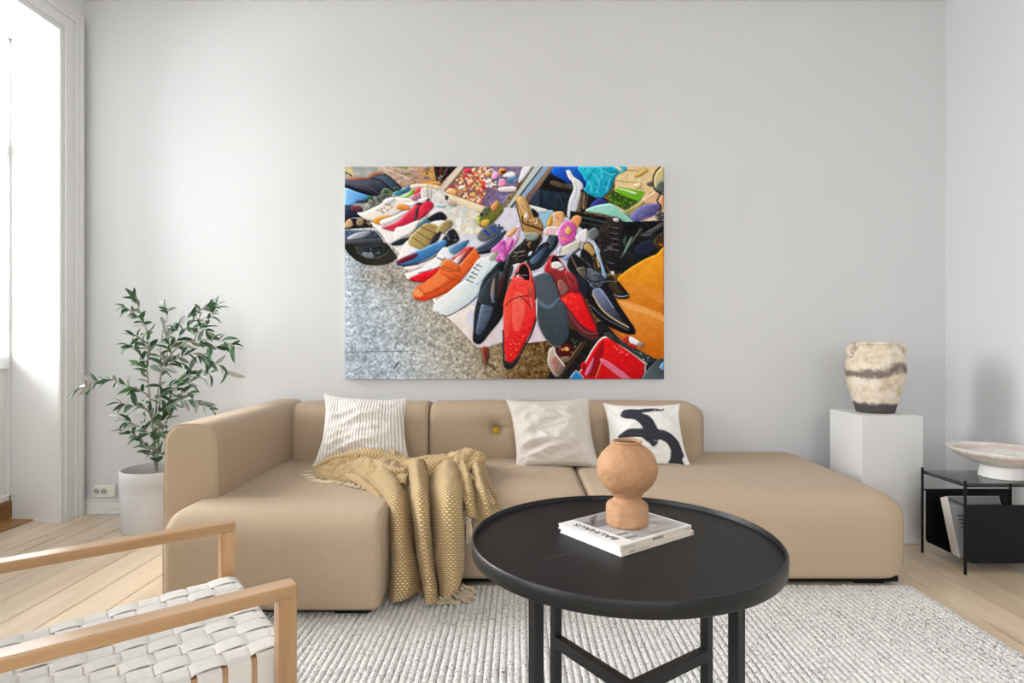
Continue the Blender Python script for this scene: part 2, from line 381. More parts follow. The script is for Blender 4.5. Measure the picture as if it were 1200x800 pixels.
    poly([(225,318),(290,330),(740,492),(690,556),(500,490),(330,400),(240,352)], (250,236,206), (236,216,178), [(450,380),(420,450)], True); line([(235,352),(330,402),(500,492),(690,556)], .9, (150,124,92)); line([(280,328),(740,490)], .7, (196,160,120))
    T('C')
    poly([(0,45),(280,45),(220,220),(30,470),(0,460)], (140,120,156), (122,108,158), [(50,100),(100,440)], True, 26, 3)
    poly([(0,80),(60,75),(90,110),(60,130),(0,135)], (232,150,60)); poly([(10,105),(80,90),(50,130)], (90,40,40)); poly([(40,150),(120,105),(180,130),(160,170),(80,170)], (250,248,250)); poly([(80,190),(180,160),(210,195),(150,230),(100,225)], (84,124,166)); poly([(0,195),(60,190),(70,260),(0,270)], (250,160,190)); poly([(0,280),(170,270),(180,320),(60,330),(0,320)], (250,232,230)); poly([(210,215),(265,50),(360,48),(300,150),(240,215)], (248,246,250))
    line([(0,400),(140,350)], .7, (196,190,220)); line([(40,440),(100,360)], .7, (190,184,214)); line([(150,220),(230,180)], .7, (220,214,232))
    # alu ladder frame
    poly([(0,600),(370,150),(400,45),(470,45),(330,250),(20,640),(0,650)], (226,230,228), (190,200,200), [(100,440),(140,480)], True)
    poly([(390,45),(480,45),(20,625),(0,620)], (204,210,208), sharp=True); poly([(470,45),(490,45),(30,640),(10,640)], (40,54,62), sharp=True)
    poly([(488,45),(560,45),(290,390),(60,690),(0,740),(0,690)], (186,214,238), (150,178,210), [(250,280),(300,320)], True); poly([(558,45),(610,45),(330,420),(300,400),(290,380)], (160,128,106), (120,96,86), [(560,60),(320,400)], True)
    poly([(60,690),(200,520),(240,560),(300,800),(0,800),(0,760)], (120,124,176), (96,100,150), [(100,650),(200,760)], True, 12)
    # dark bags and blue bundle
    poly([(600,45),(760,60),(800,250),(830,520),(700,600),(560,560),(320,450),(460,260)], (34,52,68), (20,28,38), [(500,300),(740,560)], True, 10, 4); poly([(330,430),(450,300),(460,470),(420,490)], (46,56,76))
    poly([(455,270),(560,150),(800,220),(800,330),(460,300)], (18,18,18)); poly([(560,240),(590,205),(700,240),(720,280),(650,280)], (86,74,54)); poly([(690,245),(790,240),(815,275),(790,300),(700,285)], (50,48,44), (96,92,84)); line([(640,340),(700,470)], 1, (60,84,108), .7); line([(460,320),(460,500)], 1.2, (14,18,26))
    poly([(575,120),(620,45),(740,45),(780,140),(790,240),(700,200)], (28,104,226), (14,60,170), [(640,60),(740,200)]); poly([(720,45),(880,45),(945,150),(950,290),(870,230),(780,120)], (28,110,222), (10,52,150), [(780,60),(940,250)])
    poly([(735,100),(780,95),(820,160),(900,220),(925,280),(890,400),(850,540),(800,560),(770,620),(750,560),(770,420),(815,300),(800,220),(765,180)], (248,244,240), (214,218,232), [(780,200),(880,420)])
    line([(840,220),(850,330),(800,480)], .8, (180,186,206), .7)
    # right top: turquoise bag, straw wall, green crate
    T('D')
    poly([(380,45),(960,45),(960,800),(380,640)], (240,214,158), (232,196,150), [(500,80),(760,500)], True, 10, 4)
    for y in (85,95): line([(480,y),(640,98)], .8, (176,140,84))
    poly([(600,150),(690,70),(735,105),(630,165)], (226,186,96), edge=(.7,(160,120,60))); line([(380,205),(520,218),(680,240)], 1, (190,140,96)); line([(520,130),(500,210)], .6, (200,166,112)); poly([(590,240),(660,235),(650,285),(600,275)], (252,232,176)); line([(610,290),(700,300)], .9, (180,140,90))
    line([(700,400),(790,330)], 1.2, (180,140,128)); poly([(640,450),(720,380),(860,300),(920,330),(920,480),(800,470)], (230,186,150)); poly([(870,420),(920,340),(920,520),(890,480)], (222,156,106))
    poly([(0,300),(170,330),(300,420),(260,470),(0,560)], (22,20,30), sharp=True); poly([(0,320),(60,340),(50,520),(0,500)], (92,76,56), sharp=True); line([(40,360),(30,520)], 1, (170,150,110)); line([(80,360),(55,520)], .8, (130,100,70)); poly([(110,480),(200,400),(290,430),(270,470),(150,490)], (62,74,178), (38,40,110))
    poly([(0,45),(470,45),(490,100),(420,130),(370,200),(340,290),(270,370),(210,400),(120,370),(40,310),(70,240),(20,150)], (30,188,214), (20,150,188), [(100,100),(330,330)], False, 22, 3)
    for q in ([(60,60),(200,200),(180,330)],[(260,100),(350,140),(470,70)],[(330,180),(280,330)],[(100,210),(130,320)],[(230,60),(240,180)]): line(q, 1.5, (120,226,240), .6)
    for q in ([(380,140),(330,260)],[(150,90),(60,210)],[(290,110),(430,120)]): line(q, 1.5, (8,112,150), .6)
    poly([(380,50),(430,60),(470,100),(430,110),(400,80)], (236,214,160)); line([(395,75),(440,110),(480,90),(470,50)], 2, (40,196,216))
    poly([(370,310),(440,272),(715,330),(690,380),(640,430),(520,390),(420,340)], (130,200,40), (110,178,30), [(440,280),(600,420)], True); poly([(425,300),(460,290),(620,340),(610,362),(560,350)], (196,232,150)); poly([(290,410),(345,310),(420,340),(520,390),(640,430),(500,540),(380,470)], (52,84,22), sharp=True); dots([(300,400),(345,320),(430,350),(520,395),(620,440),(500,530),(380,470)], 130, [(150,190,60),(20,40,12),(30,56,16),(110,160,40)], .5, 1.); poly([(640,430),(715,330),(660,430),(560,500)], (96,150,30), sharp=True)
    poly([(470,560),(560,500),(700,430),(620,560),(540,610)], (150,146,94), (190,170,110)); poly([(540,610),(600,540),(720,470),(880,470),(860,540),(760,590),(620,640),(580,660)], (122,120,186), (92,86,140), [(620,500),(760,600)], False, 18, 2); line([(590,660),(720,620),(830,570)], 1.6, (46,52,176)); line([(560,680),(680,670),(840,620)], 1.2, (226,224,236))
    # mirror
    poly([(795,240),(800,150),(850,70),(930,45),(930,340),(860,340),(810,300)], (30,26,24)); poly([(810,240),(815,160),(860,85),(930,60),(930,330),(870,325),(825,290)], (222,200,140), (200,190,150), [(830,120),(900,300)]); poly([(830,290),(880,210),(930,240),(930,330),(860,325)], (92,100,96)); poly([(725,240),(780,215),(800,250),(770,270)], (90,84,88)); line([(880,345),(845,430),(890,490),(870,560)], 1.7, (40,44,44)); poly([(825,590),(880,550),(930,570),(930,620),(860,640)], (60,62,66)); dots([(820,560),(920,560),(920,640),(840,640)], 10, [(160,140,120),(30,30,34),(100,96,100)], .6, 1.4)
    # teal cloth
    poly([(60,540),(130,490),(260,462),(350,462),(440,530),(520,600),(585,660),(540,680),(400,620),(250,575)], (168,226,208), (140,206,190), [(200,480),(480,640)], False, 8, 2)
    # dark right mass: crate, boots, engine
    T('N')
    poly([(480,350),(760,400),(880,430),(1160,420),(1160,800),(700,800),(560,560),(480,470)], (20,22,24), sharp=True, noise=16, cell=2)
    line([(520,385),(780,445)], 1, (90,106,100)); line([(500,420),(740,470)], .8, (60,78,70)); line([(560,470),(700,490)], 1.4, (14,30,22)); poly([(880,440),(980,445),(930,500),(860,470)], (10,10,10))
    line([(990,480),(840,690)], 2, (96,96,72)); line([(1010,470),(860,690)], 1, (30,30,24)); poly([(905,560),(930,540),(885,640),(862,655)], (110,140,124)); poly([(860,560),(880,530),(870,600)], (64,96,80))
    line([(1000,530),(1060,500),(1150,440)], 4.5, (74,76,80)); line([(1030,505),(1120,455)], 1.3, (120,122,126)); poly([(980,520),(1050,510),(1080,545),(1000,545)], (40,40,44)); line([(1000,525),(1060,520)], .8, (150,150,150)); poly([(960,600),(1060,560),(1100,620),(1000,670),(950,660)], (28,34,56)); poly([(1080,560),(1160,500),(1160,600),(1100,620)], (60,48,32), noise=20); poly([(1110,590),(1140,585),(1140,605)], (190,90,20))
    # orange helmet / fender
    T('H'); poly([(400,560),(470,470),(580,390),(720,310),(830,265),(960,230),(960,1110),(820,1090),(640,960),(420,820)], (246,160,34), (214,120,28), [(640,380),(700,900)], False, 5, 5)
    poly([(470,640),(560,600),(700,620),(930,720),(930,820),(700,700),(560,680)], (236,146,60), al=.6)
    T('L'); poly([(190,260),(320,80),(440,100),(600,160),(720,240),(720,600),(600,590),(430,480),(300,400)], (238,154,62), (208,108,14), [(500,160),(540,520)], False, 4, 5, .999); poly([(330,90),(480,130),(640,190),(720,230),(720,270),(560,200),(400,150)], (246,176,104), al=.7); line([(210,270),(330,380),(480,480)], 1.3, (170,60,20))
    # bottom right: lamps and tail box
    poly([(-40,300),(200,260),(340,420),(480,520),(640,580),(720,600),(720,770),(-300,770),(-150,500)], (26,24,24), sharp=True, noise=14, cell=2)
    poly([(185,395),(360,470),(550,600),(560,640),(490,760),(-10,760),(10,660)], (238,222,210)); poly([(190,408),(360,485),(535,615),(545,640),(480,760),(0,760),(20,660)], (238,20,24), (206,10,20), [(240,440),(380,740)], False, 8, 3)
    poly([(100,560),(190,420),(180,560),(120,720),(40,690)], (168,8,20)); poly([(180,575),(280,630),(440,755),(370,760),(260,680),(175,610)], (226,110,140)); poly([(110,570),(100,650),(60,720),(40,700)], (226,110,150)); line([(180,600),(130,740)], 1, (250,150,90)); dots([(250,450),(340,500),(420,560),(300,520)], 6, [(248,110,110)], .8, 1.6)
    poly([(200,370),(260,360),(400,450),(640,590),(560,610),(400,500),(280,430)], (44,50,50), noise=24); dots([(470,500),(620,580),(560,610),(430,520)], 16, [(150,170,180),(20,20,24),(90,110,100)], .5, 1.3); poly([(520,760),(640,600),(710,590),(720,770)], (96,110,116), (58,68,76)); poly([(670,650),(720,600),(720,680)], (120,166,220))
    poly([(350,420),(390,385),(420,400),(400,450),(370,445)], (178,50,40)); poly([(415,395),(440,395),(510,440),(480,465),(420,440)], (238,238,240)); poly([(505,435),(545,450),(520,485),(480,465)], (160,130,110)); poly([(400,450),(470,470),(460,495),(410,470)], (190,14,30))
    T('K')
    poly([(430,480),(580,300),(727,400),(727,520),(560,745),(480,745)], (24,20,20), sharp=True, noise=14); poly([(500,500),(560,450),(640,480),(650,540),(590,580),(510,560)], (88,22,20), (50,10,12)); poly([(550,490),(580,478),(595,505),(565,512)], (244,180,90)); poly([(520,500),(545,490),(545,512)], (224,150,70)); poly([(600,520),(640,515),(630,545)], (120,60,30)); poly([(520,570),(590,560),(600,600),(540,610)], (126,104,86)); dots([(620,420),(700,400),(680,470),(640,480)], 10, [(110,130,110),(60,70,60),(20,20,20)], .7, 1.8)
    line([(727,440),(640,560),(510,740)], 4.5, (62,46,34)); line([(700,440),(600,580)], 1.4, (130,104,78))
    poly([(425,500),(470,480),(490,540),(560,640),(490,735),(430,660),(410,600)], (206,190,176), (176,160,150)); poly([(440,600),(470,560),(545,640),(490,710)], (188,120,110), (150,120,108), noise=16); line([(470,490),(480,545),(555,640)], 1.2, (240,236,232))
    poly([(600,750),(655,680),(720,750)], (30,138,214)); line([(600,745),(655,678),(722,745)], 1.1, (220,196,160), sharp=True); poly([(690,640),(727,600),(727,690)], (186,10,26))
    T('N'); poly([(-420,520),(-60,330),(240,330),(460,400),(620,520),(700,640),(600,760),(420,840),(-420,840)], (226,224,238), (206,206,222), [(0,500),(500,760)], True, 8, 4)
    # wrapped plastic and clutter on the table
    T('B')
    poly([(130,290),(300,330),(340,470),(520,480),(680,560),(690,760),(640,800),(420,800),(300,560),(200,470)], (226,226,222), (232,222,200), [(200,320),(560,760)], True, 20, 3); dots([(160,320),(300,360),(640,600),(640,780),(440,780),(300,540)], 60, [(248,248,250),(206,220,222),(234,218,190),(220,206,206),(240,238,226)], 1, 3.4)
    poly([(330,420),(420,440),(410,490),(340,470)], (190,168,154)); poly([(300,370),(340,380),(325,420),(300,410)], (60,66,70)); poly([(200,460),(300,470),(280,500),(210,490)], (176,214,222))
    poly([(30,330),(130,290),(140,420),(40,430)], (236,226,216), noise=12); dots([(50,340),(120,330),(120,400),(50,400)], 12, [(200,170,160),(170,150,150),(250,240,236)], .5, 1.2)
    # small boot
    poly([(625,620),(690,580),(800,490),(860,425),(910,450),(940,530),(880,610),(790,700),(710,720),(660,680)], (146,146,58), (96,98,40), [(800,480),(880,620)], False, 14); poly([(800,500),(860,430),(890,470),(840,540)], (226,146,86)); poly([(680,580),(730,510),(800,500),(770,570),(720,600)], (92,98,72), noise=30); poly([(690,680),(720,640),(790,640),(770,700),(720,715)], (214,172,72)); poly([(630,620),(680,610),(690,690),(650,670)], (196,200,110)); poly([(680,575),(715,565),(705,595)], (20,26,40))
    # shoes, far left group
    T('A')
    poly([(180,555),(250,540),(300,470),(420,360),(500,370),(430,480),(330,560),(240,600)], (120,126,120), (90,96,86), noise=24); dots([(280,480),(350,380),(440,350),(420,450),(320,540)], 50, [(60,66,56),(150,150,120),(34,40,36),(110,104,70),(176,176,160)], .5, 1.2)
    poly([(430,360),(460,300),(500,285),(560,320),(570,355),(500,385)], (96,112,92), noise=26); poly([(480,330),(510,305),(530,340),(500,350)], (44,96,44)); dots([(420,330),(570,330),(600,390),(460,400)], 24, [(40,46,44),(150,160,150),(70,80,76)], .6, 1.3); poly([(570,290),(600,265),(650,290),(640,315),(590,315)], (70,78,70)); line([(590,320),(650,300)], 1, (20,24,26)); 
    poly([(580,340),(690,295),(755,260),(760,310),(690,350),(610,375)], (58,140,156), (36,96,120)); poly([(690,300),(745,262),(765,290),(750,320),(700,325)], (70,112,152)); poly([(625,390),(720,370),(790,300),(805,340),(730,390),(650,405)], (138,214,44), (110,180,30))
    poly([(755,265),(830,240),(950,250),(950,290),(860,290),(800,300)], (244,214,190), noise=16); poly([(800,340),(850,290),(900,285),(890,330),(820,370)], (214,46,60), noise=24); poly([(760,400),(830,350),(885,330),(880,400),(800,430)], (186,120,136), noise=16); poly([(880,300),(950,290),(950,420),(890,410)], (230,220,212), noise=12)
    poly([(180,560),(260,545),(420,470),(520,400),(600,390),(740,400),(800,440),(700,520),(560,600),(420,640),(280,640),(220,600)], (250,244,238), (238,226,214), [(400,450),(500,620)]); dots([(400,520),(470,440),(620,420),(560,540),(450,570)], 60, [(120,96,80),(226,210,180),(196,176,150),(160,120,100),(248,240,230)], .4, 1.)
    poly([(460,430),(520,395),(600,390),(560,440),(480,470)], (238,238,246)); dots([(390,530),(450,500),(500,560),(420,560)], 16, [(70,50,50),(120,90,90)], .4, .8)
    poly([(610,510),(640,470),(720,480),(770,520),(680,530)], (226,142,52), noise=14); poly([(690,450),(760,440),(850,430),(780,490)], (250,246,244))
    poly([(360,630),(440,600),(560,590),(440,640),(450,680),(380,680)], (228,150,40)); poly([(440,640),(600,585),(740,530),(660,600),(560,660),(450,690)], (250,246,240)); line([(230,610),(300,650),(360,660)], 1, (120,100,80))
    T('M'); poly([(220,440),(300,470),(400,510),(470,480),(560,400),(640,370),(520,500),(360,590),(300,530)], (248,242,240))
    T('A')
    poly([(450,715),(540,690),(640,640),(700,580),(780,510),(830,455),(860,450),(960,440),(960,560),(850,640),(720,690),(590,755),(500,745)], (232,66,92), (204,30,62), [(600,640),(680,740)]); poly([(800,625),(830,520),(850,490),(862,520),(840,600),(815,640)], (66,60,66)); line([(480,725),(620,700),(760,630)], .8, (160,16,44), .7); poly([(455,715),(540,690),(560,700),(480,730)], (244,110,130)); line([(600,670),(720,570)], 1.6, (250,130,150), .6); poly([(830,465),(960,400),(960,440),(870,470)], (30,26,30)); poly([(850,410),(950,390),(930,440),(870,450)], (240,240,240))
    T('M')
    poly([(300,465),(400,440),(480,400),(540,350),(600,290),(650,285),(665,330),(600,390),(480,450),(380,500),(330,492)], (222,44,74), al=.0)
    poly([(570,330),(600,290),(650,285),(665,325),(610,375),(550,420),(520,400)], (226,48,76), (196,26,56)); poly([(525,415),(545,335),(560,330),(548,400)], (58,54,60))
    poly([(360,590),(420,560),(500,530),(540,470),(600,410),(680,390),(720,360),(760,400),(700,440),(560,500),(500,560),(400,600)], (70,124,150), (30,52,66), [(540,420),(560,560)]); poly([(620,410),(700,360),(740,370),(760,410),(690,430)], (28,28,34)); poly([(390,480),(450,460),(560,420),(520,500),(440,545),(380,570)], (250,244,240))
    poly([(365,585),(430,555),(480,545),(500,570),(420,598)], (26,38,50))
    # strap shoe (gold)
    poly([(410,690),(460,580),(520,560),(600,600),(640,640),(520,680),(430,705)], (250,244,242)); poly([(640,440),(700,420),(760,430),(700,490),(640,480)], (250,250,250))
    poly([(480,570),(590,450),(660,445),(700,470),(680,520),(600,625),(570,630)], (190,166,106), (168,142,84), [(520,520),(620,560)], False, 8)
    for q in ([(575,465),(650,500),(690,520)],[(545,500),(640,560)],[(515,540),(600,600)]): line(q, .8, (70,56,36))
    poly([(690,480),(740,430),(790,420),(800,460),(740,510),(690,520)], (186,164,110), (140,120,76)); poly([(680,520),(720,500),(700,560),(640,610),(620,620)], (40,42,44))
    poly([(740,540),(800,480),(840,520),(845,570),(760,610),(700,620)], (30,32,38), noise=22); dots([(720,500),(820,490),(830,560),(740,590)], 20, [(90,96,104),(20,20,24),(140,146,150)], .5, 1.3)
    # blue lace shoe
    poly([(395,720),(430,700),(540,640),(600,620),(660,590),(740,560),(760,590),(700,650),(600,705),(500,735),(420,745)], (88,150,206), (46,102,160), [(560,620),(600,710)]); poly([(400,720),(440,690),(545,655),(530,690),(430,728)], (112,18,40)); line([(405,735),(470,745),(600,715),(690,670)], 1.4, (20,24,44)); line([(560,640),(640,600),(720,570)], 1, (170,206,236), .8)
    # white/red moccasin
    T('F'); poly([(-20,420),(90,370),(215,300),(270,360),(200,430),(60,480),(-20,490)], (250,250,250)); poly([(215,260),(300,180),(395,270),(370,320),(290,330),(220,300)], (250,250,252), (232,232,240)); poly([(345,200),(540,105),(556,130),(500,200),(400,260)], (98,146,184), (60,104,146)); poly([(370,320),(430,270),(530,190),(600,185),(590,220),(460,300)], (224,26,30)); line([(400,295),(560,195)], .7, (250,150,140)); poly([(400,320),(540,220),(600,200),(460,360),(430,370)], (232,220,222), (120,30,26), [(420,330),(580,210)])
    T('E'); poly([(705,480),(740,460),(960,400),(960,460),(800,510),(745,540)], (252,250,250)); poly([(750,540),(800,505),(960,450),(960,560),(830,562)], (226,14,34), (188,0,24), [(860,480),(880,560)]); poly([(700,405),(900,380),(850,420),(760,450)], (244,226,222))
    T('F'); poly([(-20,495),(150,440),(250,400),(210,470),(130,530),(60,560),(-20,560)], (222,16,34), noise=14); line([(0,470),(120,440),(240,400)], .9, (60,40,60)); line([(215,300),(270,320),(300,300)], 1.6, (120,116,110))
    # orange loafer
    poly([(-60,690),(-20,640),(20,600),(200,470),(280,330),(340,325),(440,380),(470,370),(620,195),(672,260),(680,310),(600,400),(500,520),(400,630),(250,710),(90,765),(-30,755)], (240,112,50), (206,70,24), [(200,520),(300,690)], False, 6, 3); T('E'); poly([(805,680),(830,620),(960,560),(960,760),(870,765),(820,730)], (246,120,56), (220,60,24), [(860,600),(890,760)], al=.999); T('F')
    poly([(280,340),(340,325),(450,390),(440,450),(300,400),(250,400)], (244,128,64), (222,92,40)); poly([(460,375),(600,215),(640,230),(560,330),(470,400)], (170,60,24), al=.0); poly([(450,370),(610,195),(580,200),(460,330)], (130,30,20)); line([(240,410),(330,450),(440,440)], .8, (170,60,24)); line([(280,485),(390,545),(440,490)], 1, (150,44,16)); line([(20,640),(60,690),(150,680),(300,600),(380,540)], .9, (168,50,20)); poly([(-40,660),(0,640),(60,700),(20,730),(-40,710)], (252,170,110), al=.8); poly([(30,620),(160,530),(230,480),(330,530),(160,650),(70,680)], (246,138,78), al=.7); line([(-30,755),(90,762),(260,705),(400,625)], 1.2, (190,40,16)); poly([(600,260),(660,270),(665,310),(600,380)], (226,90,30), al=.7)
    # grey blue sandals
    poly([(650,70),(690,20),(760,0),(850,40),(800,90),(720,120)], (150,150,130), (96,100,100)); line([(700,20),(770,60)], 2.6, (44,60,170)); line([(760,0),(830,40)], 2.6, (44,66,180)); poly([(640,200),(720,150),(860,60),(960,0),(960,40),(850,170),(700,240)], (84,100,130), (50,58,76)); line([(660,210),(780,170),(900,60)], 1.2, (30,34,46)); poly([(660,240),(820,200),(800,240),(690,260)], (24,22,34))
    T('M'); poly([(980,540),(1020,480),(1110,440),(1169,480),(1100,540),(1020,570)], (110,116,110), (70,80,90)); line([(1030,490),(1070,530)], 2.6, (40,60,170)); line([(1080,465),(1120,510)], 2.6, (44,70,186)); dots([(1120,440),(1169,460),(1169,520),(1130,500)], 10, [(30,40,60),(230,230,230),(50,80,160)], .8, 1.6)
    # pale lace-up shoe
    T('F'); poly([(180,800),(330,680),(440,590),(530,530),(600,400),(680,300),(760,290),(860,215),(920,260),(925,350),(850,470),(720,620),(600,760),(480,860),(200,900)], (238,246,246), (196,216,222), [(480,600),(640,760)]); T('J'); poly([(175,165),(220,110),(330,20),(540,-20),(530,20),(430,110),(300,190),(230,215),(190,205)], (246,248,246), (206,220,224), [(280,60),(360,160)], al=.999); line([(200,205),(240,217),(300,195),(430,115),(520,40)], 1.1, (50,56,74))
    T('F'); poly([(780,290),(870,215),(885,250),(830,330)], (180,176,160)); line([(820,330),(740,500),(650,600)], .8, (170,190,196)); line([(640,590),(760,510),(900,330)], .9, (150,172,186), .7); line([(900,360),(760,560),(640,720),(560,800)], 1.2, (120,150,200))
    for i, q in enumerate(([(640,375),(700,400)],[(610,410),(675,440)],[(585,460),(655,490)],[(560,505),(630,525)],[(530,540),(610,570)])): line(q, 1, (36,44,44)); line([(q[0][0],q[0][1]),(q[0][0]+40,q[0][1]-12)], .7, (70,76,76))
    # pink sandals etc.
    T('G'); poly([(-40,330),(0,250),(40,130),(80,40),(150,-20),(220,-60),(230,0),(200,120),(120,230),(40,340)], (244,196,226), (206,80,178), [(60,60),(110,280)], False, 26, 1.6); line([(40,320),(120,190),(150,110)], 2.6, (196,50,160)); line([(60,60),(130,40),(180,90)], 2, (250,240,250)); poly([(80,60),(150,-20),(200,-30),(140,60)], (250,170,110)); 
    T('F'); poly([(800,230),(860,160),(930,110),(960,130),(960,340),(920,320),(880,240)], (240,150,214), (204,74,176), noise=24)
    # black/brown shoes centre
    T('G'); poly([(120,260),(250,130),(300,80),(460,60),(450,140),(330,260),(280,340),(150,370)], (38,34,28), (18,18,18), noise=26); line([(150,290),(240,230),(250,190)], 1, (150,140,120)); line([(180,320),(250,290)], 1, (120,110,90)); line([(160,240),(250,250)], .8, (190,186,170)); poly([(290,110),(330,90),(350,150),(310,200)], (120,84,50))
    poly([(300,360),(330,300),(400,230),(440,170),(520,120),(560,30),(640,-40),(660,40),(640,160),(560,260),(460,390),(360,440)], (36,42,54), (22,26,34), noise=8); poly([(340,330),(420,250),(500,180),(530,200),(440,330),(370,370)], (92,116,146), (48,60,80)); poly([(540,100),(600,50),(640,70),(620,130),(560,200)], (70,84,98), (44,54,64)); line([(430,190),(500,140),(560,160)], 1.6, (12,12,16)); line([(340,440),(460,400),(560,280)], 1.2, (10,10,14))
    # wooden clogs / cork sandal
    T('C'); poly([(240,560),(330,480),(440,540),(560,530),(600,560),(520,720),(430,640)], (168,214,234), (150,200,224)); poly([(320,470),(540,530),(440,555),(360,520)], (240,240,248)); poly([(360,510),(430,570),(420,620),(380,640)], (34,26,22))
    poly([(175,410),(210,375),(270,385),(320,450),(380,600),(470,690),(480,760),(430,900),(330,860),(260,740),(210,560)], (206,160,94), (178,132,72), [(200,420),(400,760)], False, 8); poly([(200,410),(240,395),(290,450),(330,580),(290,600),(240,520)], (216,178,120)); line([(240,470),(290,530)], 1, (130,110,90)); poly([(300,560),(330,600),(300,640),(270,600)], (226,212,190)); poly([(255,610),(330,640),(430,610),(490,740),(400,720),(280,680)], (186,142,82), (150,104,56)); dots([(300,640),(420,620),(460,700),(340,700)], 14, [(240,228,200),(80,56,36)], .5, 1); line([(258,600),(265,670),(370,710),(480,750)], 1.6, (36,26,22)); line([(180,430),(215,580),(265,760)], 1.3, (70,44,24))
    T('N'); poly([(150,510),(240,510),(250,545),(200,570),(160,550)], (150,160,150)); poly([(130,580),(230,560),(270,520),(240,620),(180,700),(90,720)], (42,36,30), (26,22,22), noise=22); poly([(170,590),(200,570),(190,620)], (130,96,60)); line([(90,650),(150,640)], .9, (170,164,146)); line([(100,680),(150,670)], .8, (120,116,100))
    # orange slides and pink
    T('C'); poly([(520,700),(560,600),(610,550),(690,545),(715,590),(670,720),(560,730)], (238,196,150), (232,170,110)); poly([(525,690),(560,600),(590,590),(570,700)], (226,160,50)); line([(600,570),(600,650)], 1.4, (236,240,244)); line([(640,600),(660,640)], 1, (190,110,80)); poly([(490,760),(540,710),(680,720),(660,800),(520,800)], (240,206,206), noise=22)
    poly([(640,760),(700,660),(790,690),(900,740),(950,800),(640,810)], (236,230,236)); poly([(760,720),(800,620),(850,585),(905,610),(890,680),(840,760),(780,800)], (244,174,110), (232,150,90)); 
    T('G'); poly([(650,0),(700,-80),(760,-110),(840,-60),(845,60),(790,140),(700,165),(655,110)], (236,130,196), (206,70,160), noise=26); line([(670,70),(760,110)], 1.4, (236,150,30)); poly([(720,0),(760,-40),(800,0),(760,50)], (246,176,110)); poly([(840,60),(960,-20),(960,120),(880,130)], (240,238,242)); poly([(640,280),(690,190),(860,110),(900,130),(860,220),(700,300)], (236,234,222), (190,190,176)); line([(640,290),(780,270),(890,200)], 2.4, (44,46,56)); poly([(640,200),(690,170),(660,260)], (200,200,220)); poly([(700,300),(820,240),(760,330)], (130,150,190))
    # white cloth gaps
    poly([(140,390),(230,360),(200,440),(160,460)], (222,222,238)); poly([(360,490),(470,450),(480,490),(380,520)], (214,214,228)); poly([(330,240),(365,225),(350,265),(320,275)], (230,232,244))
    # black boot
    T('N'); poly([(680,530),(700,470),(760,400),(830,400),(860,450),(850,580),(840,700),(820,770),(760,780),(720,700),(690,620)], (46,38,38), (20,18,20), [(720,460),(840,760)], False, 14); 
    for y in (480,520,560,600): line([(770,y),(830,y+8)], 1.1, (14,12,14)); line([(775,y-10),(825,y-4)], .7, (120,116,116))
    poly([(790,405),(830,405),(825,430),(795,425)], (214,204,206)); line([(720,640),(770,625),(830,640)], .9, (120,120,126)); poly([(740,610),(780,600),(775,640)], (96,92,96), al=.8); line([(745,720),(800,730)], 1.2, (84,88,110)); line([(710,500),(770,450)], 1.5, (96,70,62), .7); poly([(600,510),(660,470),(690,520),(640,560)], (126,134,130), (84,92,92))
    # brown slipper sole and blue strip
    T('H'); poly([(30,200),(45,150),(90,135),(130,170),(170,250),(130,290),(80,260)], (206,166,104), (186,146,84), edge=(1.2,(40,26,18))); poly([(0,260),(30,200),(130,290),(150,420),(200,470),(0,480)], (24,22,24)); poly([(140,270),(170,250),(200,330),(220,420),(180,430),(150,360)], (46,34,26)); line([(180,290),(205,400)], 2, (206,160,84)); poly([(150,190),(190,190),(240,350),(300,540),(290,600),(250,540),(220,380)], (176,202,226), (130,160,200)); line([(0,300),(80,360),(130,430)], 2, (80,84,110)); line([(0,405),(80,420),(160,460)], .9, (120,116,110))
    # black pointed shoes right
    poly([(280,520),(340,500),(420,560),(470,620),(535,710),(520,745),(420,750),(340,690),(270,620)], (28,24,20), (16,14,14)); poly([(300,600),(380,560),(430,640),(470,690),(380,690)], (86,66,36), al=.6); line([(285,620),(350,690),(430,725),(525,715)], 1.3, (150,160,180)); line([(280,380),(330,470),(400,560)], 1.2, (110,76,50)); poly([(330,450),(370,450),(355,490)], (240,238,240)); line([(220,555),(400,560)], .9, (150,150,140))
    T('Q'); poly([(480,-30),(560,-40),(660,-20),(760,110),(820,220),(900,340),(945,410),(940,450),(860,440),(740,380),(640,290),(600,180),(560,90)], (26,26,34), (14,14,18)); poly([(560,-10),(640,-20),(740,60),(700,110),(640,120),(600,60)], (120,128,140), (54,58,76), noise=40, cell=1.4); poly([(640,140),(700,120),(760,200),(840,320),(900,390),(860,400),(760,330),(680,240)], (120,130,160), (34,36,46), [(690,160),(800,400)]); line([(640,160),(700,260),(780,330),(900,400)], 1.7, (206,178,130)); line([(690,130),(730,170),(790,260)], 1.5, (150,170,220), .8); line([(620,250),(720,345),(850,420),(940,440)], 1.5, (10,10,14)); line([(620,235),(740,340),(900,420)], .8, (120,124,134)); line([(560,20),(640,70),(740,60)], 1.2, (16,14,18)); line([(700,70),(800,70)], .9, (120,118,112)); poly([(500,10),(560,20),(620,180),(590,190),(540,110)], (30,34,60), (16,16,26))
    T('G'); poly([(745,380),(790,270),(830,255),(900,310),(960,360),(960,520),(880,500),(800,470)], (30,28,30), (20,20,22)); line([(790,280),(860,420),(950,540)], 1.6, (110,96,76)); poly([(850,420),(930,400),(960,440),(960,540),(900,500)], (120,110,94), (80,76,70)); line([(760,600),(860,690),(890,780)], 2, (60,48,56)); poly([(780,470),(960,560),(960,740),(880,660)], (30,32,50))
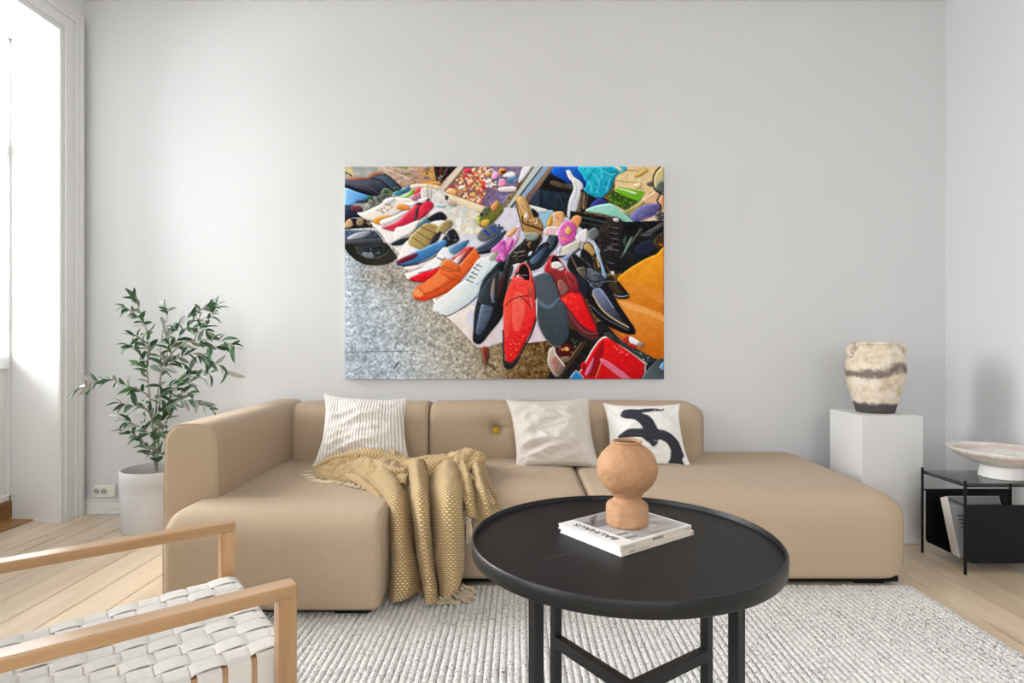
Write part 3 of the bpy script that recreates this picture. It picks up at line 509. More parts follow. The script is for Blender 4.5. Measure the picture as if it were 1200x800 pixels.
    # right red shoe
    poly([(495,440),(530,340),(580,270),(640,290),(740,430),(760,480),(800,640),(870,680),(950,800),(700,800),(640,640),(560,490)], (196,44,58), (150,26,40), [(520,360),(720,700)], False, 8); poly([(570,340),(590,285),(630,285),(660,340),(600,350)], (30,10,14)); poly([(575,360),(660,345),(715,420),(660,450),(600,440)], (236,230,226)); line([(610,435),(700,395)], 1, (40,40,44)); line([(560,300),(570,400),(600,470),(740,470)], 1, (232,120,120)); poly([(590,490),(740,480),(780,600),(760,660),(690,710),(640,620)], (178,116,96), (128,66,60), noise=14); poly([(690,470),(740,430),(745,470)], (230,30,60)); line([(740,490),(790,500),(800,540)], 1, (50,26,30)); line([(745,570),(830,600)], 1, (40,20,24)); line([(680,720),(760,660),(880,680)], 1.2, (40,14,18)); poly([(780,620),(840,640),(870,670),(800,660)], (240,30,40))
    T('Q'); poly([(330,-10),(400,-10),(480,60),(550,150),(620,270),(680,420),(685,480),(620,492),(540,440),(480,370),(460,280),(410,180)], (150,42,48), (96,30,38)); poly([(412,185),(460,150),(540,140),(600,260),(670,420),(640,430),(560,380),(500,300),(450,240)], (248,36,34), (220,10,22), [(440,200),(600,400)], False, 12); dots([(425,190),(500,160),(560,260),(500,290)], 20, [(250,84,70),(250,60,52),(255,104,80)], .6, 1.4); line([(460,270),(520,370),(600,440),(680,440)], 1.6, (120,72,72)); line([(470,340),(540,430),(620,485),(685,478)], 1.8, (58,46,46)); line([(414,186),(470,150),(545,142)], 1, (60,10,14)); poly([(390,80),(420,60),(470,130),(410,175)], (150,92,84)); line([(330,0),(380,90),(412,180)], 1, (90,20,30)); poly([(445,-10),(520,40),(545,140),(500,140),(460,60)], (190,60,60), (120,30,40)); line([(455,20),(500,80)], .9, (30,16,20))
    # black pointed shoe centre-left
    T('J'); poly([(470,330),(480,180),(510,60),(540,-60),(600,-150),(727,-240),(727,150),(700,250),(620,350),(535,450),(470,430)], (40,48,56), (16,16,20), [(500,150),(700,230)]); poly([(495,340),(520,200),(560,60),(600,0),(660,10),(640,150),(600,270),(540,370),(500,385)], (112,130,156), (52,62,78), [(520,180),(640,260)]); poly([(480,380),(490,360),(520,400),(560,380),(620,330),(530,445),(470,430)], (20,22,28)); line([(560,50),(580,100)], 2, (168,140,96)); line([(620,60),(670,0),(690,-60)], 3, (100,130,180)); 
    for q in ([(560,120),(620,105),(660,110)],[(550,150),(610,140),(650,150)],[(540,185),(600,180),(640,190)]): line(q, .8, (46,52,66))
    T('F'); poly([(680,700),(760,560),(880,440),(941,420),(941,800),(690,800)], (56,66,74), (24,24,30), [(720,640),(930,720)]); poly([(800,680),(830,540),(870,480),(900,470),(860,700),(820,800)], (150,130,104), (96,110,140), [(820,600),(900,640)]); line([(900,480),(880,640),(840,790)], 2, (90,120,170))
    T('G'); poly([(-50,520),(0,440),(60,340),(110,260),(140,350),(150,440),(90,600),(60,800),(-40,860)], (44,44,50), (18,18,20), [(0,500),(120,560)]); poly([(10,450),(50,440),(70,520),(20,680),(-20,740)], (84,98,112), (60,32,30)); line([(30,450),(80,360),(108,270)], 1, (120,116,110)); poly([(0,430),(60,330),(40,450)], (16,16,18)); line([(140,380),(100,560),(70,760)], .9, (90,84,80))
    # grey sole
    T('Q'); poly([(215,60),(245,25),(310,10),(350,40),(400,180),(450,260),(472,370),(465,480),(410,535),(350,525),(290,460),(250,380),(240,260),(235,180)], (78,90,102), (56,66,74), [(260,120),(400,500)]); poly([(215,60),(245,25),(310,10),(350,40),(400,180),(320,240),(240,190)], (86,92,102), (74,86,100)); poly([(240,190),(320,240),(400,180),(390,215),(330,265),(260,240)], (112,134,156), al=.7); poly([(250,260),(300,300),(320,420),(290,440),(255,360)], (64,72,72), al=.6); line([(250,380),(290,465),(350,530),(410,538)], 1, (150,146,136)); poly([(215,70),(235,180),(240,260),(215,190)], (20,30,56)); poly([(225,200),(245,230),(245,300),(232,290)], (206,214,230))
    # red monk shoe
    T('G'); poly([(140,540),(190,440),(230,370),(290,355),(330,400),(380,560),(385,760),(385,850),(60,850),(90,690)], (232,60,56), (210,36,36), noise=8); poly([(180,480),(240,380),(290,372),(320,420),(330,550),(300,575),(270,520),(210,500)], (20,10,12)); poly([(160,540),(210,500),(260,520),(300,580),(220,590)], (240,96,86)); line([(150,570),(220,590),(320,580),(345,500),(330,420),(290,362)], 1.1, (250,140,126)); line([(220,490),(310,490)], 1, (150,150,160), .8); line([(200,460),(235,375),(280,358)], 1, (238,120,110)); poly([(190,500),(215,480),(210,510)], (240,236,236))
    T('Q'); poly([(10,190),(60,80),(150,60),(215,90),(228,200),(235,330),(200,430),(140,540),(80,640),(30,650),(10,560),(0,380)], (248,66,58), (232,30,34), [(60,250),(200,400)], False, 12, 2); poly([(90,150),(140,170),(150,300),(110,420),(70,400),(60,250)], (252,128,104), al=.6); poly([(10,200),(40,150),(50,300),(30,480),(8,420)], (246,96,72), al=.6); dots([(30,480),(160,440),(80,630),(40,630)], 46, [(255,130,84),(250,96,70),(240,60,50),(255,160,100)], .4, .8); dots([(20,120),(220,120),(230,320),(100,480),(10,420)], 40, [(250,76,66),(236,44,40),(248,70,60)], .5, 1.)
    line([(235,340),(200,450),(140,560),(75,680),(10,680),(2,560),(-2,420)], 2, (40,36,44)); poly([(10,640),(60,655),(110,600),(75,685),(10,682)], (34,32,40)); line([(15,245),(60,200),(130,178),(190,172)], 1.1, (70,14,18)); line([(120,178),(170,220),(195,262)], 1, (90,20,22)); line([(180,120),(205,115),(208,178),(182,176),(180,120)], 1.1, (110,84,76), sharp=True); line([(192,190),(205,260)], 1.1, (214,150,140)); poly([(236,190),(245,220),(240,330),(234,300)], (214,220,232))
    c.a += (c.vn(c.a.shape[:2], 2.2)*13+c.vn(c.a.shape[:2], 7)*9)[..., None]
    return c.out(2)

M = {}
M['wall'] = plain('pale_grey_wall_paint', (.715, .718, .722), .7, .012, 2.5, .05, 220, spec=.2)
M['trim'] = plain('white_gloss_trim', (.80, .80, .79), .38, .015, 3, .03, 90)
M['ceil'] = plain('ceiling_paint', (.86, .86, .855), .8, .01, 3)
M['plank'] = wood('washed_pine_boards', (.69, .52, .35), (.85, .70, .515), 'Y', 1., .30, True, True, .35)
M['sub'] = plain('dark_board_joint', (.05, .035, .02), .9)
M['thresh'] = wood('varnished_brown_threshold', (.24, .11, .03), (.36, .18, .06), 'Y', 1, .35)
M['sofa'] = fabric('tan_woven_upholstery', (.490, .372, .258), 700, .07)
M['pipe'] = fabric('tan_seam_piping', (.55, .43, .31), 900, .05)
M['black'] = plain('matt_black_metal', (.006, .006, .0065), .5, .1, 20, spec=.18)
M['tabletop'] = plain('black_table_lacquer', (.010, .010, .010), .5, .12, 30, .03, 200, spec=.25)
M['tablerim'] = plain('black_table_rim', (.008, .0075, .0075), .42, .10, 30, .03, 200, spec=.35)
M['oak'] = wood('pale_oak', (.36, .185, .07), (.54, .315, .145), 'X', 1.4, .3, coat=.6)
M['oakz'] = wood('pale_oak_upright', (.36, .185, .07), (.54, .315, .145), 'Z', 1.4, .3, coat=.3)
M['strap'] = fabric('off_white_webbing', (.74, .71, .66), 1400, .07, .85, .5)
M['ped'] = plain('white_plinth_paint', (.74, .74, .74), .6, .012, 4, .03, 150)

# ------------------------------------------------------------------ room shell
XL, XR, YB, YN, ZC = -2.52, 2.503, 3.433, -2.2, 3.07
b = MB(); b.box(-2.95, 2.75, YN-.3, YB+.2, -.08, -.012); floor = struct(b.build('floor', M['sub']))
rnd = random.Random(4); pk = {}
x = -2.89; i = 0
while x < XR:
    wd = .152; xe = min(x+wd, XR)
    y = YN
    first = True
    while y < YB-.01:
        ln = rnd.uniform(2.1, 3.6) if not first else rnd.uniform(.8, 3.4); first = False; ye = min(y+ln, YB)
        if YB-ye < .5: ye = YB
        bb = MB(); bb.box(-(xe-x)/2+.0019, (xe-x)/2-.0019, -(ye-y)/2+.0006, (ye-y)/2-.0006, -.012, rnd.uniform(-.0008, .0006))
        o = bb.build('plank', M['plank'], floor, bevel=.0006, seg=1); o.location = ((x+xe)/2, (y+ye)/2, 0)
        y = ye
    x = xe; i += 1
b = MB(); b.box(-3.0, 2.8, YN-.3, YB+.2, ZC, ZC+.1); struct(b.build('ceiling', M['ceil']))
b = MB(); b.box(-3.0, XR+.25, YB, YB+.2, -.05, ZC+.05); struct(b.build('wall_back', M['wall']))
b = MB(); b.box(XR, XR+.2, YN-.3, YB, -.05, ZC+.05); struct(b.build('wall_right', M['wall']))
ZH = 2.713
b = MB()   # left wall: corner pier with splayed jamb, head, pier between the windows, side window parapet and head
b.prism([(XL, 3.238), (XL, YB), (-2.95, YB), (-2.95, 3.352), (-2.89, 3.35)], -.05, ZC+.05)
b.prism([(XL, 1.95), (XL, 3.238), (-2.89, 3.35), (-2.95, 3.352), (-2.95, 1.85), (-2.89, 1.85)], ZH, ZC+.05)
b.prism([(XL, 1.95), (-2.89, 1.85), (-2.95, 1.85), (-2.95, .42), (XL, .42)], -.05, ZC+.05)
b.box(-2.95, XL, -1.12, .42, -.05, .62); b.box(-2.95, XL, -1.12, .42, ZH, ZC+.05); b.box(-2.95, XL, YN-.3, -1.12, -.05, ZC+.05)
struct(b.build('wall_left', M['trim']))
b = MB()
for x0, x1 in ((-2.95, -1.85), (-.35, .35), (1.85, XR)): b.box(x0, x1, YN-.3, YN, -.05, ZC+.05)
for x0, x1 in ((-1.85, -.35), (.35, 1.85)): b.box(x0, x1, YN-.3, YN, -.05, .55); b.box(x0, x1, YN-.3, YN, 2.75, ZC+.05)
struct(b.build('wall_rear', M['wall']))
# moulded casing round the balcony window
def casing(name, y0, y1, z0, z1, wd, sill=False):
    b = MB(); steps = [(0, .20, .012), (.20, .62, .022), (.62, .80, .030), (.80, 1., .036)]
    for a, c, t in steps:
        b.box(XL, XL+t, y1+wd*a, y1+wd*c, z0, z1+wd*c); b.box(XL, XL+t, y0-wd*c, y0-wd*a, z0, z1+wd*c); b.box(XL, XL+t, y0-wd*a, y1+wd*a, z1+wd*a, z1+wd*c)
        if sill: b.box(XL, XL+t, y0-wd*c, y1+wd*c, z0-wd*c, z0-wd*a)
    return struct(b.build(name, M['trim'], bevel=.003))
casing('trim_1', 1.95, 3.238, 0, ZH, .15)
casing('trim_2', -1.12, .42, .62, ZH, .13, True)
# windows
k = N('window_glass'); tr = k.new('ShaderNodeBsdfTransparent'); gl = k.new('ShaderNodeBsdfGlossy'); gl.inputs['Roughness'].default_value = .02
fr = k.new('ShaderNodeFresnel'); fr.inputs[0].default_value = 1.3; mx = k.new('ShaderNodeMixShader'); k.l(fr.outputs[0], mx.inputs[0]); k.l(tr.outputs[0], mx.inputs[1]); k.l(gl.outputs[0], mx.inputs[2]); k.l(mx.outputs[0], k.n['Material Output'].inputs[0]); M['glass'] = k.m
def window(name, plane, a0, a1, z0, z1, cols, trans, axis, solid=False):
    "axis 'x': window in the plane X=plane spanning Y a0..a1; axis 'y': plane Y=plane spanning X"
    def bx(b, s0, s1, q0, q1, d0, d1):
        if axis == 'x': b.box(plane+d0, plane+d1, s0, s1, q0, q1)
        else: b.box(s0, s1, plane+d0, plane+d1, q0, q1)
    b = MB(); t = .032
    bx(b, a0, a0+t, z0, z1, -.03, .03); bx(b, a1-t, a1, z0, z1, -.03, .03); bx(b, a0, a1, z1-t, z1, -.03, .03); bx(b, a0, a1, z0, z0+t, -.03, .03)
    wf = struct(b.build(name, M['trim'], bevel=.004))
    levels = [z0]+trans+[z1]
    for q in trans: bb = MB(); bx(bb, a0+t, a1-t, q-.035, q+.035, -.035, .035); bb.build('transom', M['trim'], wf, bevel=.006)
    for c in range(1, cols): bb = MB(); s = a0+(a1-a0)*c/cols; bx(bb, s-.03, s+.03, z0, z1, -.032, .032); bb.build('mullion', M['trim'], wf, bevel=.006)
    for r in range(len(levels)-1):
        for c in range(cols):
            s0, s1 = a0+(a1-a0)*c/cols, a0+(a1-a0)*(c+1)/cols; bb = MB()
            if solid and r == 0: bx(bb, s0+.03, s1-.03, z0+.03, levels[1]-.03, -.015, .015); bb.build('door_panel', M['trim'], wf, bevel=.004); continue
            bx(bb, s0+.03, s1-.03, levels[r]+.03, levels[r+1]-.03, -.003, .003); bb.build('pane', M['glass'], wf)
    return wf
window('window_1', -2.90, 1.84, 3.362, .10, ZH+.02, 2, [.88, 2.08], 'x', True)
window('window_2', -2.88, -1.12, .42, .62, ZH, 2, [2.08], 'x')
window('window_3', YN-.2, -1.85, -.35, .55, 2.75, 2, [2.08], 'y')  # unseen rear windows, added to give fill from behind the camera
window('window_4', YN-.2, .35, 1.85, .55, 2.75, 2, [2.08], 'y')
b = MB(); b.box(-2.95, -2.862, 1.86, 3.345, 0, .10); struct(b.build('trim_3', M['thresh'], bevel=.004))
b = MB(); b.box(-2.862, -2.70, 1.86, 3.30, 0, .006); struct(b.build('trim_4', M['thresh'], bevel=.002))
# baseboards
def baseboard(name, poly_fn):
    b = MB()
    for z0, z1, t in ((0, .034, .026), (.034, .074, .020), (.074, .090, .014), (.090, .099, .009)): poly_fn(b, z0, z1, t)
    return struct(b.build(name, M['trim'], bevel=.003))
baseboard('baseboard_back', lambda b, z0, z1, t: b.box(XL+.02, XR, YB-t, YB, z0, z1))
baseboard('baseboard_right', lambda b, z0, z1, t: b.box(XR-t, XR, YN, YB-.03, z0, z1))
baseboard('baseboard_left', lambda b, z0, z1, t: (b.box(XL, XL+t, 3.395, YB, z0, z1), b.box(XL, XL+t, .56, 1.79, z0, z1)))
# ceiling cornice with a beaded row
b = MB(); b.box(XL, XR, YB-.03, YB, 2.983, 3.0); b.box(XL, XR, YB-.06, YB, 3.0, 3.03); b.box(XL, XR, YB-.12, YB, 3.03, ZC)
n = 0; xx = XL+.02
while xx < XR-.02: b.box(xx, xx+.016, YB-.042, YB-.028, 2.981, 2.999); xx += .026
struct(b.build('trim_5', M['trim']))
# double wall socket
so = empty('wall_socket', (-2.385, YB, .135)); tag(so, 'white double wall socket above the baseboard beside the plant pot', 'socket')
M['plast'] = plain('cream_plastic', (.80, .79, .74), .35); M['well'] = plain('socket_well_painted_shade', (.42, .41, .37), .5); M['hole'] = plain('painted_hole_shade', (.02, .02, .02), .7)  # grey wells and black pin holes carry painted recess shade
MB().box(-.062, .062, -.032, 0, -.036, .036).build('housing', M['plast'], so, bevel=.006, seg=3)
for sx in (-.038, .004):
    o = MB().lathe([(.0200, 0), (.0200, .005), (.0175, .005), (.0165, .0014), (.0001, .0014)], 28).build('socket', M['plast'], so, angle=40); o.location = (sx, -.0322, 0); o.rotation_euler = (H, 0, 0)
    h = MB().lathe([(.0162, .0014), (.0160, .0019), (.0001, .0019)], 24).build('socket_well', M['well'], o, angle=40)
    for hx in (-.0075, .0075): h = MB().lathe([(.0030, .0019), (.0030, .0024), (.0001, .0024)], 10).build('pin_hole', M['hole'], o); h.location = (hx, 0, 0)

# ------------------------------------------------------------------ rug
k = N('flecked_wool_rug'); v = k.coord('Object'); f1 = k.noise(230, 3, .6, k.coord('Object', (1, .45, 1))); f2 = k.noise(60, 4, .7, v); f3 = k.noise(2.2, 3, .5, v)
c = k.ramp(f2, [(.30, (.64, .615, .58)), (.50, (.79, .77, .735)), (.72, (.86, .845, .82))])
fl = k.ramp(k.math('ADD', f1, k.math('MULTIPLY', f3, .16)), [(.635, (0, 0, 0)), (.70, (1, 1, 1))]); c = k.mix(k.math('MULTIPLY', fl, .85), c, (.12, .115, .115))
k.set(c, .95, spec=.1, sheen=.1); k.bump(k.noise(420, 3, .6, v), .6, .002); M['rug'] = k.m
rx0, rx1, ry0, ry1, pit = -1.2, 1.612, .45, 2.402, .0225
nr = int((rx1-rx0)/pit); ys = np.arange(ry0, ry1, .0075); prof = [(-.5, .0055), (-.34, .0102), (0, .0125), (.34, .0102), (.5, .0055)]
rr = np.random.default_rng(2); V = []; FA = []; ny = len(ys)
for r in range(nr):
    ph = rr.random()*6.28; xx = rx0+(r+.5)*pit; wob = .0016*np.sin(ys*3.1+r*.9)+rr.normal(0, .0007, ny); loop = .5+.5*np.sin(ys*2*np.pi/.021+ph+(r % 2)*np.pi+.6*np.sin(ys*37+r))
    hs = .80+.26*loop+rr.normal(0, .05, ny); endo = rr.uniform(-.006, .006); base = r*ny*5
    P = np.zeros((ny, 5, 3))
    for q, (px_, pz) in enumerate(prof):
        P[:, q, 0] = xx+px_*pit*(1-.10*(1-loop))+wob; P[:, q, 1] = ys+(.006*(abs(px_) < .4))*(1-loop)*.4; P[:, q, 2] = pz*(hs if q in (1, 2, 3) else 1)
    P[-1, :, 2] *= .4; P[0, :, 2] *= .4; P[-1, :, 1] += endo; V.append(P.reshape(-1, 3))
    idx = base+np.arange(ny-1)[:, None]*5+np.arange(4)[None]; FA.append(np.stack([idx, idx+1, idx+6, idx+5], -1).reshape(-1, 4))
V = np.concatenate(V); FA = np.concatenate(FA)
def np_mesh(name, V, FA, smooth=True):
    me = bpy.data.meshes.new(name); me.vertices.add(len(V)); me.vertices.foreach_set('co', np.asarray(V, np.float32).ravel())
    nf, k_ = FA.shape; me.loops.add(nf*k_); me.loops.foreach_set('vertex_index', np.asarray(FA, np.int32).ravel()); me.polygons.add(nf)
    me.polygons.foreach_set('loop_start', np.arange(0, nf*k_, k_, dtype=np.int32)); me.polygons.foreach_set('use_smooth', np.full(nf, smooth)); me.update(calc_edges=True); return me
rug = empty('rug', (0, 0, 0)); tag(rug, 'pale grey flecked wool rug of braided cords on the wooden floor', 'rug')
MB().box(rx0, rx1, ry0, ry1-.004, 0, .003).build('backing', M['rug'], rug)
o = link('braided_cords', np_mesh('braided_cords', V, FA), M['rug'], rug); o['kind'] = 'stuff'

# ------------------------------------------------------------------ wall print
wa = empty('wall_picture', (0, 0, 0)); tag(wa, 'large unframed print of colourful shoes on a street stall hung above the sofa', 'picture')
PX0, PX1, PZ0, PZ1, PY = -.9935, .8553, .7826, 2.0130, 3.411
MB().box(PX0, PX1, PY, PY+.018, PZ0, PZ1).build('backing_panel', plain('white_panel_edge', (.72, .72, .72), .5), wa)
im = paint_market(); hh, ww = im.shape[:2]
gx, gz = np.meshgrid(np.linspace(PX0, PX1, ww), np.linspace(PZ1, PZ0, hh)); V = np.stack([gx, np.full_like(gx, PY-.0012), gz], -1).reshape(-1, 3)
idx = np.arange(hh-1)[:, None]*ww+np.arange(ww-1)[None]; FA = np.stack([idx, idx+ww, idx+ww+1, idx+1], -1).reshape(-1, 4)
me = np_mesh('print', V, FA, False); set_print(me, im.reshape(-1, 3)); link('print', me, vcol_mat('printed_picture', .6, .08), wa)

# ------------------------------------------------------------------ sofa
sofa = empty('sofa', (0, 0, 0)); tag(sofa, 'long tan modular corner sofa with low arm and rounded cushions against the wall', 'sofa')
def seat(name, x0, x1, y0, y1, ra, rb, rf, crown, z1=.372):
    def df(p):
        u = (p.x-x0)/(x1-x0)*2-1; v_ = (p.y-y0)/(y1-y0)*2-1; t = max(0, min(1, (p.z-.03)/(z1-.03)))
        cu, cv = max(0, 1-u**4), max(0, 1-v_**4)
        z = p.z+crown*cu*cv*t; bulge = math.sin(math.pi*t)
        y = p.y-(.012*bulge*cu if v_ < 0 else 0)*min(1, -v_*1.2 if v_ < 0 else 0); x_ = p.x+.007*bulge*u*cv
        q = Vector((p.x*2.2, p.y*2.2, p.z*2.2)); z += .004*mnoise.noise(q)*t
        return Vector((x_, y, z))
    me, prof, st = soft_block(y0, y1, .030, z1, x0, x1, (.02, .02, .05, rf), ra, rb, (1, 2, 0), 7, 26, 14, df)
    me.name = name; o = link(name, me, M['sofa'], sofa)
    for d, ww_ in (st[3], st[-4]):       # seam piping along both ends of the block
        pts = [df(Vector((ww_, u, v_))) for u, v_ in prof(d)]
        cxx = Vector(((x0+x1)/2, (y0+y1)/2, .2)); pts = [p+Vector((.0016*(1 if ww_ > cxx.x else -1), 0, 0))+(Vector((0, p.y-cxx.y, p.z-cxx.z)).normalized()*.0012) for p in pts]
        MB().tube(pts+[pts[0]], .0017, 5, False).build('seam', M['pipe'], o, True)
    return o
seat('seat_cushion', -1.288, -.492, 2.112, 3.20, .055, .030, .10, .012)
seat('seat_cushion', -.486, .292, 2.395, 3.20, .028, .028, .085, .014)
seat('seat_cushion', .298, 1.628, 2.395, 3.37, .030, .125, .10, .014)
# armrest
def dfa(p):
    t = max(0, min(1, (p.z-.03)/.64)); u = (p.x+1.30)/.105; return Vector((p.x+.006*u*math.sin(math.pi*t), p.y, p.z+.006*max(0, 1-u*u)*t))
me, prof, st = soft_block(-1.405, -1.197, .030, .668, 2.345, 3.385, (.012, .012, .072, .072), .022, .02, (0, 2, 1), 7, 18, 12, dfa)
me.name = 'armrest'; arm = link('armrest', me, M['sofa'], sofa)
pts = [dfa(Vector((u, st[4][1], v_))) for u, v_ in prof(st[4][0])]; c0 = Vector((-1.30, 0, .35)); pts = [p+Vector((p.x-c0.x, 0, p.z-c0.z)).normalized()*.0015+Vector((0, -.001, 0)) for p in pts]
MB().tube(pts+[pts[0]], .002, 5, False).build('seam', M['pipe'], arm, True)
# backs
BT = Vector((-.109, 3.13, .524))
def back(x0, x1, ra, rb, button=False):
    def df(p):
        u = (p.x-x0)/(x1-x0)*2-1; t = max(0, min(1, (p.z-.30)/.37)); cu = max(0, 1-u**4); y = p.y; front = p.y < 3.26
        if front: y -= .012*cu*math.sin(math.pi*min(1, t*1.05))
        if button and front:
            d = math.hypot((p.x-BT.x), (p.z-BT.z)); y += .036*math.exp(-(d/.032)**2)+.018*math.exp(-(d/.085)**2)
            y += .006*math.exp(-((p.z-BT.z-.012)/.010)**2)*math.exp(-((p.x-BT.x)/.12)**2)
        return Vector((p.x, y, p.z+.005*cu*t+.003*mnoise.noise(p*3)))
    me, prof, st = soft_block(3.13, 3.395, .30, .665, x0, x1, (.02, .02, .07, .085), ra, rb, (1, 2, 0), 7, 60 if button else 24, 44 if button else 14, df)
    me.name = 'back_cushion'; o = link('back_cushion', me, M['sofa'], sofa)
    for d, ww_ in (st[3], st[-4]):
        pts = [df(Vector((ww_, u, v_))) for u, v_ in prof(d)]; pts = [p+Vector((.0012*(1 if ww_ > (x0+x1)/2 else -1), 0, 0))+Vector((0, p.y-3.26, p.z-.48)).normalized()*.001 for p in pts]
        MB().tube(pts+[pts[0]], .0016, 5, False).build('seam', M['pipe'], o, True)
    return o
back(-1.196, -.469, .02, .03); bk = back(-.465, .297, .03, .02, True); back(.300, 1.025, .02, .105)
bt = MB().lathe([(.0001, .010), (.010, .009), (.018, .005), (.0215, -.002), (.018, -.010)], 24).build('button', fabric('mustard_button', (.62, .38, .05), 900, .05), bk, True)
bt.location = (BT.x, 3.155, BT.z); bt.rotation_euler = (H, 0, 0); bt['label'] = 'mustard yellow tufting button'
for fx, fy in ((-1.18, 2.20), (-.60, 2.17), (-.40, 2.46), (.20, 2.46), (.40, 2.46), (1.46, 2.465), (1.44, 3.28), (-1.30, 3.30)):
    MB().box(fx-.06, fx+.06, fy-.03, fy+.03, .0125 if fy < 2.4 else 0, .034).build('foot', M['black'], sofa)

for x0, x1, y0, y1 in ((-1.24, -.53, 2.150, 3.30), (-.48, .28, 2.420, 3.30), (.31, 1.57, 2.420, 3.34)): MB().box(x0, x1, y0, y1, .0135, .036).build('sofa_gap_shade', M['black'], sofa)  # added black boxes stand in for the shade under the sofa

# ------------------------------------------------------------------ cushions
def pillow(name, c4, thick, mat_, seed, label, cat='cushion', ns=64, wr=.012, paint=None, sag=0., hem=None, front=1.0, pinch=.075, pw=2.6, pe=.55):
    TL, TR, BR, BL = [Vector(p) for p in c4]; nrm = (TR-TL).cross(BL-TL).normalized()
    if nrm.y > 0: nrm = -nrm
    V = []; UV = []
    for side in (1, -1):
        for i in range(ns+1):
            for j in range(ns+1):
                u, v_ = j/ns*2-1, i/ns*2-1
                ear = 1+.035*(abs(u)*abs(v_))**6; uu = u*(1-pinch*(1-abs(v_)**2.5)*abs(u))*ear+.012*mnoise.noise(Vector((v_*2.2, seed, u))); vv = v_*(1-.070*(1-abs(u)**2.5))*ear+.016*mnoise.noise(Vector((u*2.2, seed+5, v_)))
                s, t = (uu+1)/2, (vv+1)/2; p = TL*(1-s)*(1-t)+TR*s*(1-t)+BR*s*t+BL*(1-s)*t
                prof_ = (max(0, 1-abs(u)**pw)**pe)*(max(0, 1-abs(v_)**pw)**pe); prof_ *= 1+.25*v_*sag
                q = Vector((u*1.4+seed, v_*1.4, seed*1.7)); edge = 1-max(abs(u), abs(v_))**6
                w1 = mnoise.noise(q*.9)*.9; fold = abs(mnoise.noise(Vector((u*1.0+seed, v_*2.6+seed+u*.9, 0))))+.5*abs(mnoise.noise(Vector((u*2.6+seed, v_*4.5-u*1.5, 2))))
                h = thick*(front if side > 0 else 1)*prof_+wr*edge*(w1-1.3*fold+.45)*min(1, prof_*1.6)
                diag = math.exp(-((abs(u)-abs(v_))/.10)**2)*max(0, abs(u)-.45)*.02
                V.append(p+nrm*side*max(h-diag*edge, 0)); UV.append((s, 1-t))
    n1 = (ns+1)**2; fs = []
    for s in (0, 1):
        for i in range(ns):
            for j in range(ns):
                a = s*n1+i*(ns+1)+j; q = [a, a+ns+1, a+ns+2, a+1]; fs.append(q if s == 0 else q[::-1])
    b = MB(); b.add(V, fs); me = b.mesh(name, True); uvl = me.uv_layers.new(name='uv')
    for lp in me.loops: uvl.data[lp.index].uv = UV[lp.vertex_index]
    if paint is not None:
        hh, ww = paint.shape[:2]; cols = [paint[max(0, min(hh-1, int(((1-uv[1])*1.075-.075)*hh))), max(0, min(ww-1, int(uv[0]*ww)))] if k_ < n1 else (.93, .92, .90) for k_, uv in enumerate(UV)]; set_print(me, np.array(cols))
    bmx = bmesh.new(); bmx.from_mesh(me); bmesh.ops.remove_doubles(bmx, verts=bmx.verts, dist=1e-5); bmesh.ops.recalc_face_normals(bmx, faces=bmx.faces); bmx.to_mesh(me); bmx.free()
    r = empty(name, (TL+TR+BR+BL)/4); tag(r, label, cat)
    o = link('cover', me, mat_, r); o.matrix_parent_inverse = Matrix.Translation(-r.location)
    loop = [V[i] for i in list(range(0, ns+1))+[i*(ns+1)+ns for i in range(1, ns+1)]+[ns*(ns+1)+ns-j for j in range(1, ns+1)]+[(ns-i)*(ns+1) for i in range(1, ns)]]
    s = MB().tube(loop+[loop[0]], .0022, 5, False).build('hem_seam', hem or mat_, r, True); s.matrix_parent_inverse = Matrix.Translation(-r.location)
    return r
k = N('cream_corduroy'); tc = k.new('ShaderNodeTexCoord'); sp = k.new('ShaderNodeSeparateXYZ'); k.l(tc.outputs['UV'], sp.inputs[0])
s_ = k.math('SINE', k.math('ADD', k.math('MULTIPLY', sp.outputs[0], 2*math.pi*30), k.math('MULTIPLY', k.noise(6, 2, .5, tc.outputs['UV']), 2.2)))
k.set(k.ramp(k.math('ADD', k.math('MULTIPLY', s_, .5), .5), [(.15, (.60, .53, .46)), (.5, (.84, .80, .755)), (.9, (.90, .875, .84))]), .95, spec=.1, sheen=.1); k.bump(s_, .5, .0025); M['cord'] = k.m
M['linen'] = fabric('oatmeal_linen', (.70, .64, .575), 900, .10, .95, .4); M['hem'] = fabric('pale_hem', (.74, .70, .64), 1200, .05)
pillow('striped_cushion', [at(381, 463, 3.075), at(476, 468, 3.075), at(484, 549, 2.93), at(364, 551, 2.91)], .075, M['cord'], 3.1, 'cream ribbed corduroy cushion with a pointed corner at the left end of the sofa', sag=.6, wr=.030, pinch=.125)
pillow('linen_cushion', [at(594, 469, 3.075), at(690, 466, 3.075), at(702, 547, 2.92), at(606, 549, 2.92)], .080, M['linen'], 7.7, 'plain oatmeal linen cushion in the middle of the sofa', sag=.5, wr=.030)
